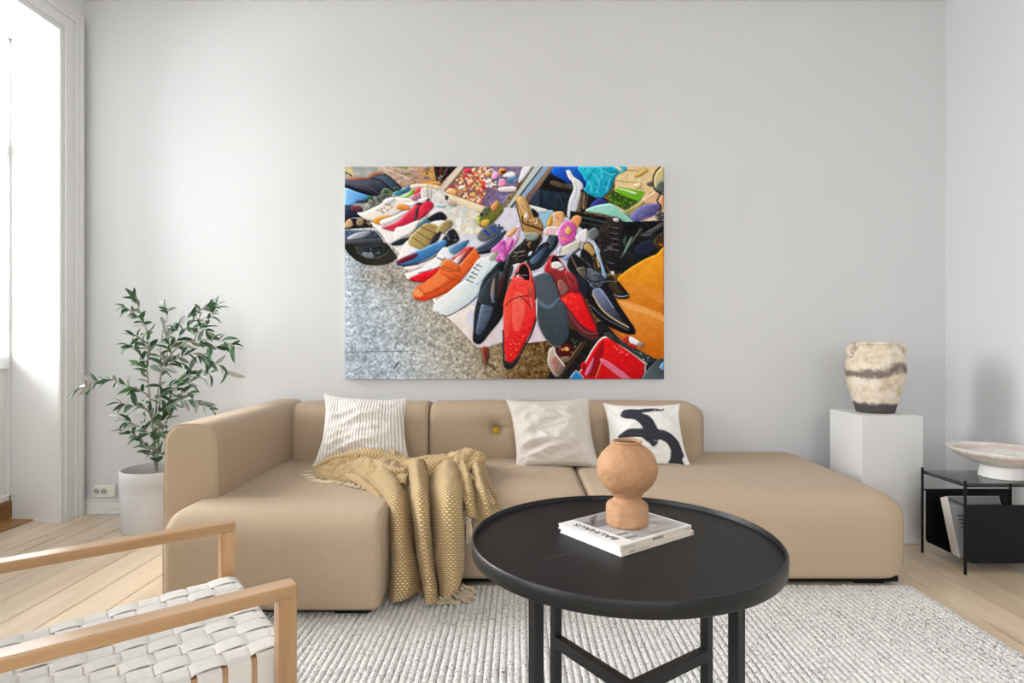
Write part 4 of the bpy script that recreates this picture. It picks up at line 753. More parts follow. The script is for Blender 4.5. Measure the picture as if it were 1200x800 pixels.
def paint_cushion():
    c = Canvas(0, 0, 110, 90, 4, 5); c.a[:] = np.array((240, 238, 234.))+(c.vn(c.a.shape[:2], 3)*8)[..., None]; c.tile = (0, 0, 8.89)
    # printed loop drawn in the cushion's own frame (zoomed photo coordinates mapped through the cushion corners)
    def m(pts):
        o = []
        for x, y in pts:
            t = (y-75)/625.; l = 75+ (60+0)*t*1.0; r = 832+(118)*t; o.append(((x-l)/(r-l)*978, t*800))
        return o
    K = (58, 60, 66)
    c.poly(m([(232,165),(260,115),(330,98),(420,100),(520,88),(600,90),(640,100),(670,80),(665,98),(640,118),(560,125),(440,150),(500,180),(550,240),(585,300),(605,335),(680,350),(760,400),(825,460),(860,540),(885,600),(870,640),(895,690),(880,705),(735,700),(745,620),(735,540),(690,480),(610,448),(595,490),(555,520),(500,480),(420,430),(215,420),(250,370),(320,335),(440,328),(420,280),(370,235),(290,215),(245,195)]), K, noise=10, cell=1)
    c.line(m([(560,112),(590,108)]), 1.2, (232, 230, 226)); c.line(m([(565,460),(585,458)]), 1., (232, 230, 226))
    return c.out(2)
M['pcush'] = vcol_mat('printed_cotton', .95, .1, 900)
pillow('printed_cushion', [at(708, 473, 3.075), at(795, 474, 3.075), at(808, 545, 2.94), at(714, 546, 2.94)], .058, M['pcush'], 12.3, 'white cushion with a black looping brush shape at the right of the sofa back', ns=110, wr=.012, pw=2.2, pe=.85, sag=.4, paint=paint_cushion(), hem=M['hem'])

# ------------------------------------------------------------------ knitted throw
k = N('ochre_dashed_throw'); tc = k.new('ShaderNodeTexCoord'); sp = k.new('ShaderNodeSeparateXYZ'); k.l(tc.outputs['UV'], sp.inputs[0])
ru = k.math('DIVIDE', sp.outputs[1], .0086); row = k.math('FLOOR', ru); fv = k.math('FRACT', ru)
fu = k.math('FRACT', k.math('ADD', k.math('DIVIDE', sp.outputs[0], .0150), k.math('MULTIPLY', row, .5)))
du = k.math('LESS_THAN', k.math('ABSOLUTE', k.math('SUBTRACT', fu, .5)), .27); dv = k.math('LESS_THAN', k.math('ABSOLUTE', k.math('SUBTRACT', fv, .5)), .17)
dash = k.math('MULTIPLY', du, dv); nz = k.noise(160, 4, .6, k.coord())
basec = k.ramp(nz, [(.3, (.36, .22, .08)), (.7, (.52, .345, .15))]); k.set(k.mix(dash, basec, (.90, .80, .58)), .95, spec=.1, sheen=.12)
wv = k.math('SINE', k.math('MULTIPLY', sp.outputs[0], 2*math.pi/.0050)); k.bump(k.math('ADD', k.math('ADD', k.math('MULTIPLY', dash, 1.2), k.math('MULTIPLY', wv, .22)), k.math('MULTIPLY', nz, .8)), .7, .0022); M['throw'] = k.m
M['fringe'] = fabric('cream_ochre_fringe', (.76, .63, .44), 900, .2, .95)
thr = empty('throw_blanket', at(500, 560, 2.6)); tag(thr, 'crumpled ochre throw with cream dashes hanging over the sofa front to the rug', 'blanket')
inv = Matrix.Translation(-thr.location)
cl = MB(); clUV = []
def cloth(rows, nu, nv, wr=.004, seed=0., thick=.005, us=1., fold=0.):
    net = [[p if isinstance(p, Vector) else at(*p) for p in r] for r in rows]; S = net_surface(net, nu, nv)
    # arclength-based cloth coordinates so the dash pattern keeps its size
    U = [[0.]*(nu+1) for _ in range(nv+1)]; W = [[0.]*(nu+1) for _ in range(nv+1)]
    for i in range(nv+1):
        for j in range(nu+1):
            if j: U[i][j] = U[i][j-1]+(S[i][j]-S[i][j-1]).length
            if i: W[i][j] = W[i-1][j]+(S[i][j]-S[i-1][j]).length
    wav = [sum(W[i])/(nu+1) for i in range(nv+1)]; uav = [sum(U[i][j] for i in range(nv+1))/(nv+1) for j in range(nu+1)]
    P = []; Nn = []
    for i in range(nv+1):
        for j in range(nu+1):
            a = S[min(i+1, nv)][j]-S[max(i-1, 0)][j]; c = S[i][min(j+1, nu)]-S[i][max(j-1, 0)]; nn = c.cross(a)
            nn = nn.normalized() if nn.length > 1e-9 else Vector((0, -1, 0)); p = S[i][j]
            d = wr*(mnoise.noise(Vector((uav[j]*16+seed, wav[i]*9, seed)))+.6*mnoise.noise(Vector((uav[j]*40, wav[i]*26+seed, seed+3))))
            p = p+nn*d
            if p.z < .017: p = Vector((p.x, p.y, .017))
            P.append(p); Nn.append(nn)
    n1 = (nu+1)*(nv+1); V = P+[p-nn*thick for p, nn in zip(P, Nn)]; fs = []
    idx = lambda i, j: i*(nu+1)+j
    for i in range(nv):
        for j in range(nu):
            q = [idx(i, j), idx(i+1, j), idx(i+1, j+1), idx(i, j+1)]; fs.append(q); fs.append([x+n1 for x in q[::-1]])
    rim = [idx(0, j) for j in range(nu+1)]+[idx(i, nu) for i in range(1, nv+1)]+[idx(nv, nu-j) for j in range(1, nu+1)]+[idx(nv-i, 0) for i in range(1, nv)]
    for a, c in zip(rim, rim[1:]+rim[:1]): fs.append([a, c, c+n1, a+n1])
    cl.add(V, fs); clUV.extend([(uav[j]*us, wav[i]) for i in range(nv+1) for j in range(nu+1)]*2)
def zip3(xs, ys, ds):
    n_ = len(xs); ys = ys if isinstance(ys, list) else [ys]*n_; ds = ds if isinstance(ds, list) else [ds]*n_
    return [(x, y, d) for x, y, d in zip(xs, ys, ds)]
dep = [.035, -.055, -.04, .075, .06, -.070, -.050, .080, .05, -.055, -.060, .03]
def dd(base, k_=1.): return [base+q*k_ for q in dep]
main = [
 zip3([428,446,462,472,480,490,500,508,514,524,534,545], 551, [2.93]*12),
 zip3([424,440,455,466,474,486,495,503,509,522,532,541], [550,541,538,543,541,538,541,545,542,539,540,545], dd(2.72, .5)),
 zip3([428,442,456,468,475,485,495,503,508,521,532,541], [561,553,550,557,556,549,550,559,556,550,551,556], dd(2.56, .6)),
 zip3([438,450,464,474,478,487,496,503,507,521,533,542], [572,566,565,573,573,563,564,574,571,562,563,567], dd(2.435, .6)),
 zip3([452,458,469,478,481,489,498,504,507,520,533,542], [589,585,585,590,590,583,584,592,590,583,583,586], dd(2.325, .8)),
 zip3([459,463,473,482,485,492,500,505,507,520,533,542], 612, dd(2.285)),
 zip3([460,465,476,486,489,495,503,507,508,521,534,542], 642, dd(2.275)),
 zip3([459,465,479,491,493,498,506,510,511,522,534,542], 668, dd(2.27)),
 zip3([457,464,478,493,496,501,508,513,514,524,534,540], [690,692,690,686,688,692,692,688,686,688,684,680], dd(2.245)),
 zip3([456,462,474,489,497,501,507,514,516,524,530,535], [702,705,702,694,702,707,707,698,696,699,695,690], dd(2.225, .7)),
]
cloth(main, 132, 110, .007, 1.3)
left = [
 zip3([372,388,405,425,445,468,490], [553,551,551,551,551,551,550], 2.93),
 zip3([370,386,404,422,440,466,490], [549,541,535,531,530,534,540], [2.86,2.86,2.87,2.87,2.86,2.84,2.82]),
 zip3([369,388,408,426,446,470,492], [551,541,534,532,533,538,543], [2.78,2.77,2.79,2.78,2.77,2.76,2.74]),
 zip3([371,389,410,430,452,474,495], [560,558,556,556,557,558,558], [2.73,2.73,2.74,2.74,2.72,2.70,2.68]),
 zip3([370,388,406,424,442,464,486], [554,546,540,536,538,543,549], [2.70,2.69,2.69,2.68,2.66,2.64,2.62]),
 zip3([371,390,408,424,440,458,478], [560,556,553,551,549,553,558], [2.66,2.64,2.63,2.60,2.56,2.53,2.52]),
 zip3([374,393,411,428,444,460,476], [563,563,565,567,565,566,568], [2.62,2.61,2.58,2.54,2.50,2.46,2.45]),
]
cloth(left, 96, 84, .020, 5.1)
bundle = [
 zip3([496,512,528,544,558,568], [551,550,549,548,547,547], [2.93,2.93,2.93,2.95,2.96,2.96]),
 zip3([498,512,527,543,554,564], [543,537,534,530,528,534], [2.76,2.77,2.78,2.79,2.79,2.78]),
 zip3([500,514,529,544,556,566], [544,538,536,533,531,537], [2.66,2.66,2.67,2.68,2.69,2.70]),
 zip3([503,516,531,545,556,566], [559,557,555,553,552,553], [2.60,2.61,2.62,2.63,2.64,2.66]),
 zip3([506,518,532,544,554,562], [559,558,557,557,556,555], [2.58,2.58,2.58,2.60,2.62,2.64]),
]
cloth(bundle, 72, 60, .020, 9.4)
drop = [
 zip3([536,543,550,557,562,566], [543,539,541,538,541,541], [2.70,2.64,2.70,2.65,2.70,2.72]),
 zip3([538,546,552,559,565,570], [551,549,553,549,553,552], [2.60,2.55,2.61,2.55,2.60,2.63]),
 zip3([541,548,554,562,568,575], [563,562,566,562,567,563], [2.49,2.44,2.50,2.44,2.50,2.52]),
 zip3([543,550,557,566,573,580], [577,577,580,577,581,576], [2.40,2.35,2.41,2.35,2.41,2.42]),
 zip3([545,552,560,570,578,584], [591,592,595,592,595,589], [2.355,2.32,2.37,2.32,2.37,2.38]),
 zip3([547,553,562,572,579,585], [604,606,610,609,608,602], [2.345,2.31,2.36,2.315,2.36,2.375]),
]
cloth(drop, 60, 60, .010, 13.7)
def roll(path, r, seed, nu=14):
    P = [at(*p) for p in path]; net = []; m_ = len(P)
    for i, p in enumerate(P):
        t = (P[min(i+1, m_-1)]-P[max(i-1, 0)]).normalized(); n_ = Vector((0, -.35, 1)); n_ = (n_-t*n_.dot(t)).normalized(); s_ = t.cross(n_)
        rr_ = r*(.75+.35*math.sin(i*1.7+seed))*(.55 if i in (0, m_-1) else 1)
        net.append([p+n_*r*.25+(s_*math.cos(a)*1.15+n_*math.sin(a))*rr_ for a in [math.radians(q) for q in (-40, 0, 40, 90, 140, 180, 220)]])
    cloth(net, nu*2, (m_-1)*12, .006, seed)
roll([(373,550,2.80),(386,541,2.80),(406,535,2.80),(431,533,2.79),(455,539,2.77),(480,543,2.74),(504,539,2.74),(522,537,2.74)], .024, 2.)
roll([(413,553,2.68),(419,543,2.68),(438,546,2.63),(459,554,2.55),(476,553,2.53)], .022, 4.)
roll([(404,556,2.63),(416,561,2.58),(431,571,2.48),(447,584,2.37)], .015, 6.)
roll([(502,549,2.66),(515,543,2.66),(536,537,2.68),(550,533,2.70),(562,538,2.70),(553,547,2.63),(538,550,2.60)], .022, 8.)
roll([(533,550,2.60),(550,557,2.54),(566,575,2.42),(580,593,2.335)], .013, 10.)
roll([(541,556,2.56),(546,572,2.43),(550,590,2.33),(553,603,2.31)], .012, 12.)
me = cl.mesh('throw_cloth', True); ul = me.uv_layers.new(name='uv')
vi = np.zeros(len(me.loops), np.int32); me.loops.foreach_get('vertex_index', vi); ul.data.foreach_set('uv', np.array(clUV, np.float32)[vi].ravel())
o = link('cloth', me, M['throw'], thr); o.matrix_parent_inverse = inv
rf = random.Random(8)
def tassel(p, d, ln, ns=9, spread=.010, name='tassel'):
    b = MB(); p = Vector(p); d = Vector(d).normalized(); b.tube([p-d*.006, p, p+d*.006, p+d*.012], [.003, .006, .006, .004], 7)
    for _ in range(ns):
        q = p+d*.006; pts = [q]; dv_ = d.copy(); l = ln*rf.uniform(.7, 1.1)
        off = Vector((rf.uniform(-1, 1), rf.uniform(-1, 1), rf.uniform(-.6, .6)))*spread
        for s in range(1, 5):
            t = s/4; r = q+d*l*t+off*t+Vector((rf.uniform(-1, 1), rf.uniform(-1, 1), rf.uniform(-.4, .4)))*.0025
            pts.append(r)
        floor_z = .016 if p.z < .2 else (.385 if p.y > 2.45 else -1)
        pts = [Vector((r.x, r.y, max(r.z, floor_z+.0016))) for r in pts]
        b.tube(pts, [.0027, .0027, .0026, .0024, .0012], 5)
    o = b.build(name, M['fringe'], thr, True); o.matrix_parent_inverse = inv
for x, y, D in ((506,703,2.23),(511,702,2.235),(516,700,2.24),(521,699,2.24),(526,698,2.24),(531,696,2.25),(536,693,2.26),(540,689,2.28),(542,685,2.30)): tassel(at(x, y, D), (rf.uniform(.3, 1), rf.uniform(-.5, -.1), -.35), .055, 13, .018)
for x, y, D in ((371,554,2.80),(369,557,2.73),(373,560,2.67),(379,562,2.63),(385,563,2.61),(391,564,2.60),(397,564,2.59),(402,565,2.58)): tassel(at(x, y, D), (rf.uniform(-.8, .1), rf.uniform(-.6, -.2), -.3), .055, 15, .020)
for x, y, D in ((408,566,2.56),(414,567,2.54),(420,569,2.52),(426,570,2.50)): tassel(at(x, y, D), (rf.uniform(-.2, .5), -.6, -.3), .05, 14, .018)
tassel(at(548, 605, 2.33), (.05, -.05, -1), .095, 14, .010); tassel(at(551, 608, 2.32), (.06, -.02, -1), .080, 14, .009); tassel(at(545, 600, 2.34), (-.02, 0, -1), .05, 7, .006); tassel(at(572, 608, 2.32), (.05, 0, -1), .05, 7, .006)

# ------------------------------------------------------------------ coffee table
TX, TY, TZ, TR_ = .2500, 1.382, .547, .3545
tb = empty('coffee_table', (TX, TY, .0125)); tag(tb, 'round black coffee table with raised rim standing on the rug', 'table')
z = TZ-.0125
b = MB().lathe([(.0001, z-.031), (TR_-.007, z-.031), (TR_-.007, z-.012), (.0001, z-.012)], 96); o = b.build('table_top', M['tabletop'], tb, angle=40)
b = MB().lathe([(TR_-.008, z-.034), (TR_-.002, z-.034), (TR_, z-.032), (TR_, z-.003), (TR_-.0025, z), (TR_-.006, z), (TR_-.008, z-.003), (TR_-.008, z-.034)], 128); b.f = b.f[:-2]; b.build('rim', M['tablerim'], tb, angle=50)
th = math.radians(35.2); rho = .280; lw = .0118
for a in (0, 1, 2, 3):
    an = th+a*H; b = MB().box(-lw, lw, -lw, lw, 0, z-.031); o = b.build('leg', M['tablerim'], tb, bevel=.0015); o.location = (.020+rho*math.cos(an), rho*math.sin(an), 0); o.rotation_euler = (0, 0, an)
for a in (0, 1):
    an = th+a*H; zt = .186+a*0; b = MB().box(-rho+lw, rho-lw, -.0125, .0125, zt-.030-a*.0002, zt-a*.0002); o = b.build('stretcher', M['tablerim'], tb, bevel=.0015); o.rotation_euler = (0, 0, an); o.location.x = .020
# a pale scratch and paint chips on the lacquer
M['chip'] = plain('pale_scratch', (.20, .195, .19), .6)
def ontop(x, y, zz=TZ-.0118): D = F*(1-zz)/(y-CY); return Vector(((x-CX)/F*D, D, zz))
b = MB(); p0, p1 = ontop(637, 656), ontop(681, 644); d = (p1-p0).normalized(); s = d.cross(Vector((0, 0, 1)))*.0006; b.add([p0-s*.3, p0+s*.3, (p0+p1)/2+s, p1+s*.3, p1-s*.3, (p0+p1)/2-s], [(0, 5, 2, 1), (5, 4, 3, 2)])
o = b.build('scratch', M['chip'], tb); o.matrix_parent_inverse = Matrix.Translation(-tb.location)

# ------------------------------------------------------------------ books on the table
BA = math.radians(36.9); BNX, BNY = .2234, 1.2690
M['paper'] = plain('white_book_paper', (.80, .80, .80), .6, .02, 200); M['cover'] = plain('white_book_cover', (.83, .83, .82), .32, .01); M['spine'] = plain('cream_book_spine', (.80, .70, .58), .4, .02); M['ink'] = plain('black_ink', (.02, .02, .02), .5); M['inkg'] = plain('grey_ink', (.35, .28, .22), .5)
def text_mesh(txt, size, m, parent, loc, rot, name, sx=1., bold=0.):
    cu = bpy.data.curves.new(name, 'FONT'); cu.body = txt; cu.size = size; cu.align_x = 'CENTER'; cu.align_y = 'CENTER'; cu.offset = bold; cu.resolution_u = 3
    t = bpy.data.objects.new('tmp', cu); COL.objects.link(t); dg = bpy.context.evaluated_depsgraph_get(); me = bpy.data.meshes.new_from_object(t.evaluated_get(dg)); bpy.data.objects.remove(t); me.name = name
    if not me.materials: me.materials.append(m)
    else: me.materials[0] = m
    o = bpy.data.objects.new(name, me); COL.objects.link(o); o.parent = parent; o.location = loc; o.rotation_euler = rot; o.scale = (sx, 1, 1); return o
# local frame of a book: +x runs from the near corner along the spine, +y along the left fore edge away from the viewer
def book(name, z0, th_, label, L=.2480, W=.203, dx=0, dy=0, da=0):
    r = empty(name, (BNX+dx, BNY+dy, z0), BA+da); tag(r, label, 'book')
    MB().box(.0015, L-.0015, .002, W-.002, .0012, th_-.0012).build('pages', M['paper'], r)
    MB().box(0, L, 0, W, 0, .0014).build('back_cover', M['cover'], r); MB().box(0, L, 0, W, th_-.0014, th_).build('front_cover', M['cover'], r)
    MB().box(0, L, -.0006, .0012, 0, th_).build('spine', M['spine'], r, bevel=.0005, seg=1)
    return r
b1 = book('paperback_book', TZ-.0118, .0112, 'lower white paperback book with a bold word on its cream spine on the black table', dx=.003, dy=.001, da=-.012)
b2 = book('paperback_book', TZ-.0118+.0113, .0116, 'upper white book with black cover title and grey photo beneath the terracotta vase')
zt = .0116
text_mesh('BAUHAUS', .0255, M['ink'], b2, (.0290, .104, zt+.0004), (0, 0, H), 'cover_title', 1.22, .0004)
def paint_cover():
    c = Canvas(0, 0, 100, 100, 3, 9); c.a[:] = np.array((176, 176, 178.))+(c.vn(c.a.shape[:2], 12)*10)[..., None]
    c.poly([(0,0),(40,0),(30,40),(0,55)], (150,150,152), (190,190,190), sharp=True); c.poly([(45,10),(100,0),(100,60),(60,70)], (206,203,198), (170,168,168), sharp=True); c.poly([(0,60),(100,45),(100,70),(0,85)], (120,120,124), (150,150,152), sharp=True); c.poly([(0,84),(100,70),(100,100),(0,100)], (168,166,166), (140,138,140), sharp=True)
    for i in range(6): c.line([(4+i*3,70+i*4),(14+i*5,76+i*4)], 1.6, (60,60,64), 1, True); c.line([(60+i*5,80+i*2),(66+i*5,92)], 1.3, (225,225,225), .9, True)
    for i in range(5): c.line([(0,4+i*7),(18,2+i*7)], 2, (50,50,54) if i % 2 else (230,230,230), 1, True)
    c.poly([(40,20),(70,18),(66,34),(44,36)], (228,226,222), sharp=True)
    return c.out(3)
ci = paint_cover(); hh, ww = ci.shape[:2]; gx, gy = np.meshgrid(np.linspace(.050, .240, ww), np.linspace(.010, .200, hh)); idx = np.arange(hh-1)[:, None]*ww+np.arange(ww-1)[None]
me = np_mesh('cover_photo', np.stack([gx, gy, np.full_like(gx, zt+.0002)], -1).reshape(-1, 3), np.stack([idx, idx+1, idx+ww+1, idx+ww], -1).reshape(-1, 4), False); set_print(me, ci.reshape(-1, 3)); link('cover_photo', me, vcol_mat('printed_cover', .4), b2)
text_mesh('BAUHAUS', .0085, M['ink'], b2, (.125, -.0009, .0060), (H, 0, 0), 'spine_title', .95, .0002)
rb_ = random.Random(3)
def marks(parent, x0, x1, z0, z1, m, n_):
    b = MB(); st_ = (x1-x0)/n_
    for i in range(n_):
        xa = x0+i*st_; b.box(xa, xa+st_*.38, -.0010, -.0007, z0, z1*1. if i % 3 else z1-.0006)
        if i % 2: b.box(xa, xa+st_*.75, -.0010, -.0007, (z0+z1)/2-.0004, (z0+z1)/2+.0004)
    b.build('spine_lettering', m, parent)
marks(b2, .010, .048, .0045, .0070, M['inkg'], 18); marks(b2, .222, .246, .0045, .0075, M['inkg'], 9)
marks(b1, .026, .044, .0040, .0080, M['ink'], 5); marks(b1, .047, .092, .0048, .0068, M['inkg'], 22); marks(b1, .236, .250, .0035, .0075, M['inkg'], 4)

# ------------------------------------------------------------------ terracotta vase
k = N('hammered_terracotta'); v = k.coord(); nn = k.noise(38, 3, .55, v); n2 = k.noise(6, 4, .6, v); n3 = k.noise(300, 3, .6, v)
k.set(k.mix(k.math('MULTIPLY', n3, .35), k.ramp(n2, [(.3, (.42, .22, .11)), (.7, (.55, .315, .17))]), (.36, .18, .08)), .62, spec=.35); k.bump(k.math('ADD', nn, k.math('MULTIPLY', n3, .12)), .8, .010); M['terra'] = k.m
TVZ = TZ-.0118+.0113+.0116; tv = empty('terracotta_vase', at(735, 611, 1.424)); tv.location.z = TVZ; tag(tv, 'terracotta vase with round body on a thick cylindrical foot standing on the books', 'vase')
prof = [(.0001, .002), (.044, 0), (.0495, .003), (.0510, .010), (.0510, .036), (.0500, .047), (.046, .053), (.0385, .058), (.0325, .063), (.0315, .067), (.036, .073)]
for i in range(1, 40):
    a = -58+i*(58+63)/39.; prof.append((.0725*math.cos(math.radians(a)), .1355+.0665*math.sin(math.radians(a))))
prof += [(.0335, .1955), (.0350, .1985), (.0362, .2015), (.0350, .2030), (.0315, .2015), (.0300, .195), (.040, .190), (.060, .165), (.064, .135), (.03, .09), (.0001, .085)]
b = MB().lathe(prof, 128); vv = []
for q in b.v:
    q = Vector(q); q *= 1+.011*mnoise.noise(q*75)*(.08 < q.z < .197); q.x += .0018*mnoise.noise(q*22); q.y += .0018*mnoise.noise(q*22+Vector((7, 3, 1))); q.z += .002*mnoise.noise(Vector((q.x*20, q.y*20, 4)))*(q.z > .2); vv.append(tuple(q))
b.v = vv; b.build('body', M['terra'], tv, True)

# ------------------------------------------------------------------ plinth and urn
pd = empty('plinth', (1.8605, 3.06, 0)); tag(pd, 'square white display plinth behind the right end of the sofa', 'plinth')
MB().box(-.1515, .1515, -.149, .149, 0, .633).build('body', M['ped'], pd, bevel=.0015)
k = N('weathered_urn_glaze'); v = k.coord(); sp = k.new('ShaderNodeSeparateXYZ'); k.l(v, sp.inputs[0]); zz = sp.outputs[2]
n1 = k.noise(16, 5, .65, v); n2 = k.noise(5, 3, .5, v); n3 = k.noise(90, 4, .7, v)
c = k.ramp(n1, [(.28, (.50, .38, .25)), (.48, (.74, .63, .48)), (.68, (.86, .80, .70))])
wavez = k.math('ADD', k.math('ADD', k.math('SUBTRACT', zz, .205), k.math('MULTIPLY', k.math('SUBTRACT', n2, .5), .20)), k.math('MULTIPLY', k.math('SINE', k.math('MULTIPLY', sp.outputs[0], 21)), -.022))
band = k.math('SUBTRACT', 1., k.math('DIVIDE', k.math('ABSOLUTE', wavez), .030)); band = k.ramp(k.math('ADD', band, k.math('MULTIPLY', k.math('SUBTRACT', n3, .5), 1.3)), [(.15, (0, 0, 0)), (.75, (1, 1, 1))])
c = k.mix(k.math('MULTIPLY', band, .85), c, (.115, .085, .08))
foot = k.ramp(k.math('ADD', k.math('MULTIPLY', zz, 10), k.math('MULTIPLY', k.math('SUBTRACT', n1, .5), .5)), [(.46, (1, 1, 1)), (.62, (0, 0, 0))]); c = k.mix(foot, c, (.085, .078, .078))
spot = k.ramp(k.math('ADD', k.noise(24, 4, .6, v), k.math('MULTIPLY', k.math('SUBTRACT', zz, .30), 1.2)), [(.60, (0, 0, 0)), (.68, (1, 1, 1))]); c = k.mix(k.math('MULTIPLY', spot, .55), c, (.22, .16, .13))
k.set(c, .7, spec=.3); k.bump(k.math('ADD', n1, k.math('MULTIPLY', n3, .5)), .5, .004); M['urn'] = k.m
ur = empty('urn', (1.868, 3.065, .6332)); tag(ur, 'weathered cream and brown two-handled ceramic urn on the white plinth', 'urn')
pr = [(r_*.9, z_) for r_, z_ in [(.0001, .001), (.095, 0), (.098, .003), (.106, .03), (.124, .085), (.140, .135), (.151, .185), (.155, .225), (.150, .265), (.138, .300), (.122, .325), (.112, .336), (.109, .342), (.111, .348), (.118, .352), (.120, .358), (.118, .363), (.108, .364), (.100, .358), (.098, .345), (.118, .315), (.135, .25), (.12, .10), (.0001, .02)]]
b = MB().lathe(pr, 64); b.v = [tuple(Vector(q)*(1+.010*mnoise.noise(Vector(q)*14))) for q in b.v]; b.v = [(x_, y_, max(z_, 0)) for x_, y_, z_ in b.v]; b.build('body', M['urn'], ur, True)
for s in (-1, 1):
    pts = []
    for i in range(11):
        a = math.radians(-70+i*25); pts.append((s*(.118+.030*math.cos(a)), -.012, .318+.030*math.sin(a)))
    MB().tube(pts, .0105, 8).build('handle', M['urn'], ur, True)

# ------------------------------------------------------------------ side table with magazine trough
k = N('smoked_glass'); tr = k.new('ShaderNodeBsdfTransparent'); tr.inputs[0].default_value = (.52, .52, .53, 1); gl = k.new('ShaderNodeBsdfGlossy'); gl.inputs['Roughness'].default_value = .04
fr = k.new('ShaderNodeFresnel'); fr.inputs[0].default_value = 1.5; mx = k.new('ShaderNodeMixShader'); k.l(fr.outputs[0], mx.inputs[0]); k.l(tr.outputs[0], mx.inputs[1]); k.l(gl.outputs[0], mx.inputs[2]); k.l(mx.outputs[0], k.n['Material Output'].inputs[0]); M['smoke'] = k.m
SX0, SX1, SY0, SY1 = 1.927, 2.345, 2.527, 2.794
st_ = empty('side_table', ((SX0+SX1)/2, (SY0+SY1)/2, 0)); tag(st_, 'low black metal side table with smoked glass top and magazine trough by the right wall', 'side table')
iv = Matrix.Translation(-st_.location)
def part(b, name, m, smooth=False, **kw): o = b.build(name, m, st_, smooth, **kw); o.matrix_parent_inverse = iv; return o
for lx in (SX0, SX1):
    for ly in (SY0, SY1): part(MB().tube([(lx, ly, 0), (lx, ly, .403)], .0058, 10), 'leg', M['black'], angle=50)
for p in (((SX0, SY0), (SX0, SY1)), ((SX1, SY0), (SX1, SY1)), ((SX0, SY0), (SX1, SY0)), ((SX0, SY1), (SX1, SY1))):
    part(MB().tube([(*p[0], .380), (*p[1], .380)], .0042, 8), 'top_rail', M['black'], True)
part(MB().tube([(SX0, SY1, .297), (SX1, SY1, .297)], .0042, 8), 'back_rail', M['black'], True)
part(MB().box(SX0+.004, SX1-.004, SY0+.004, SY1-.004, .3845, .3895), 'glass_top', M['smoke'])
def trough_side(y0, y1, zt_, zb):
    b = MB(); r = .022; prof_ = [(SX0+.012, zt_), (SX1-.012, zt_), (SX1-.012, zb+r), (SX1-.012-r*.3, zb+r*.3), (SX1-.012-r, zb), (SX0+.012+r, zb), (SX0+.012+r*.3, zb+r*.3), (SX0+.012, zb+r)]
    n_ = len(prof_); b.add([(x_, y0, z_) for x_, z_ in prof_]+[(x_, y1, z_) for x_, z_ in prof_], [list(range(n_)), list(range(n_, 2*n_))[::-1]]+[(i, n_+i, n_+(i+1) % n_, (i+1) % n_) for i in range(n_)]); return b
part(trough_side(SY1-.008, SY1-.005, .295, .045), 'back_panel', M['black']); part(trough_side(SY0+.005, SY0+.008, .297, .046), 'front_panel', M['black'])
part(MB().box(SX0+.034, SX1-.034, SY0+.006, SY1-.006, .0455, .0485), 'trough_floor', M['black'])
# magazines leaning in the trough
def paint_mag():
    c = Canvas(0, 0, 60, 80, 3, 4); c.a[:] = 168; c.poly([(0,0),(60,0),(60,80),(0,80)], (150,150,150), (196,194,192), [(0,0),(40,80)], True)
    c.poly([(0,0),(60,0),(60,12),(20,14),(0,10)], (120,122,118), sharp=True); c.line([(2,4),(20,16),(30,40),(34,80)], 3, (60,60,60)); c.poly([(24,12),(60,10),(60,40),(34,40)], (78,70,66), sharp=True)
    for i in range(9): c.line([(8+i*.6,26+i*5),(30+i,28+i*5.4)], 1.6, (28,24,24), 1, True)
    for i in range(7): c.poly([(22+i*2,60+i*2),(32+i*2,58+i*2),(32+i*2,66+i*2),(23+i*2,67+i*2)], (30,28,28) if i % 2 else (220,218,214), sharp=True)
    c.poly([(38,40),(52,40),(52,56),(38,56)], (226,224,220), sharp=True); return c.out(3)
mg = paint_mag(); mgm = vcol_mat('printed_magazine', .3, .5)
M['magp'] = plain('magazine_pages', (.66, .62, .57), .6, .08, 120)
labs = ['front magazine with grey photo cover leaning in the side table trough', 'second magazine with white page edge behind the front one in the trough', 'third magazine with pale page edge in the side table trough', 'rearmost magazine with white cover leaning in the side table trough']
for i in range(4):
    r = empty('magazine', (1.953+.003*i, 2.592+.0165*i, .0492)); tag(r, labs[i], 'magazine', 'magazines in the side table trough'); r.rotation_euler = (-.30, 0, 0)
    w_, h_, t_ = .235-.01*i, .262-.006*i, .0125
    MB().box(0, w_, .001, t_-.001, 0, h_-.002).build('pages', M['magp'], r); MB().box(0, w_, 0, .001, 0, h_).build('front_cover', M['cover'], r); MB().box(0, w_, t_-.001, t_, 0, h_).build('back_cover', M['cover'], r)
    if i == 0:
        hh, ww = mg.shape[:2]; gx, gz = np.meshgrid(np.linspace(.001, w_-.001, ww), np.linspace(h_-.001, .001, hh)); idx = np.arange(hh-1)[:, None]*ww+np.arange(ww-1)[None]
        me = np_mesh('cover_photo', np.stack([gx, np.full_like(gx, -.0003), gz], -1).reshape(-1, 3), np.stack([idx, idx+ww, idx+ww+1, idx+1], -1).reshape(-1, 4), False); set_print(me, mg.reshape(-1, 3)); link('cover_photo', me, mgm, r)
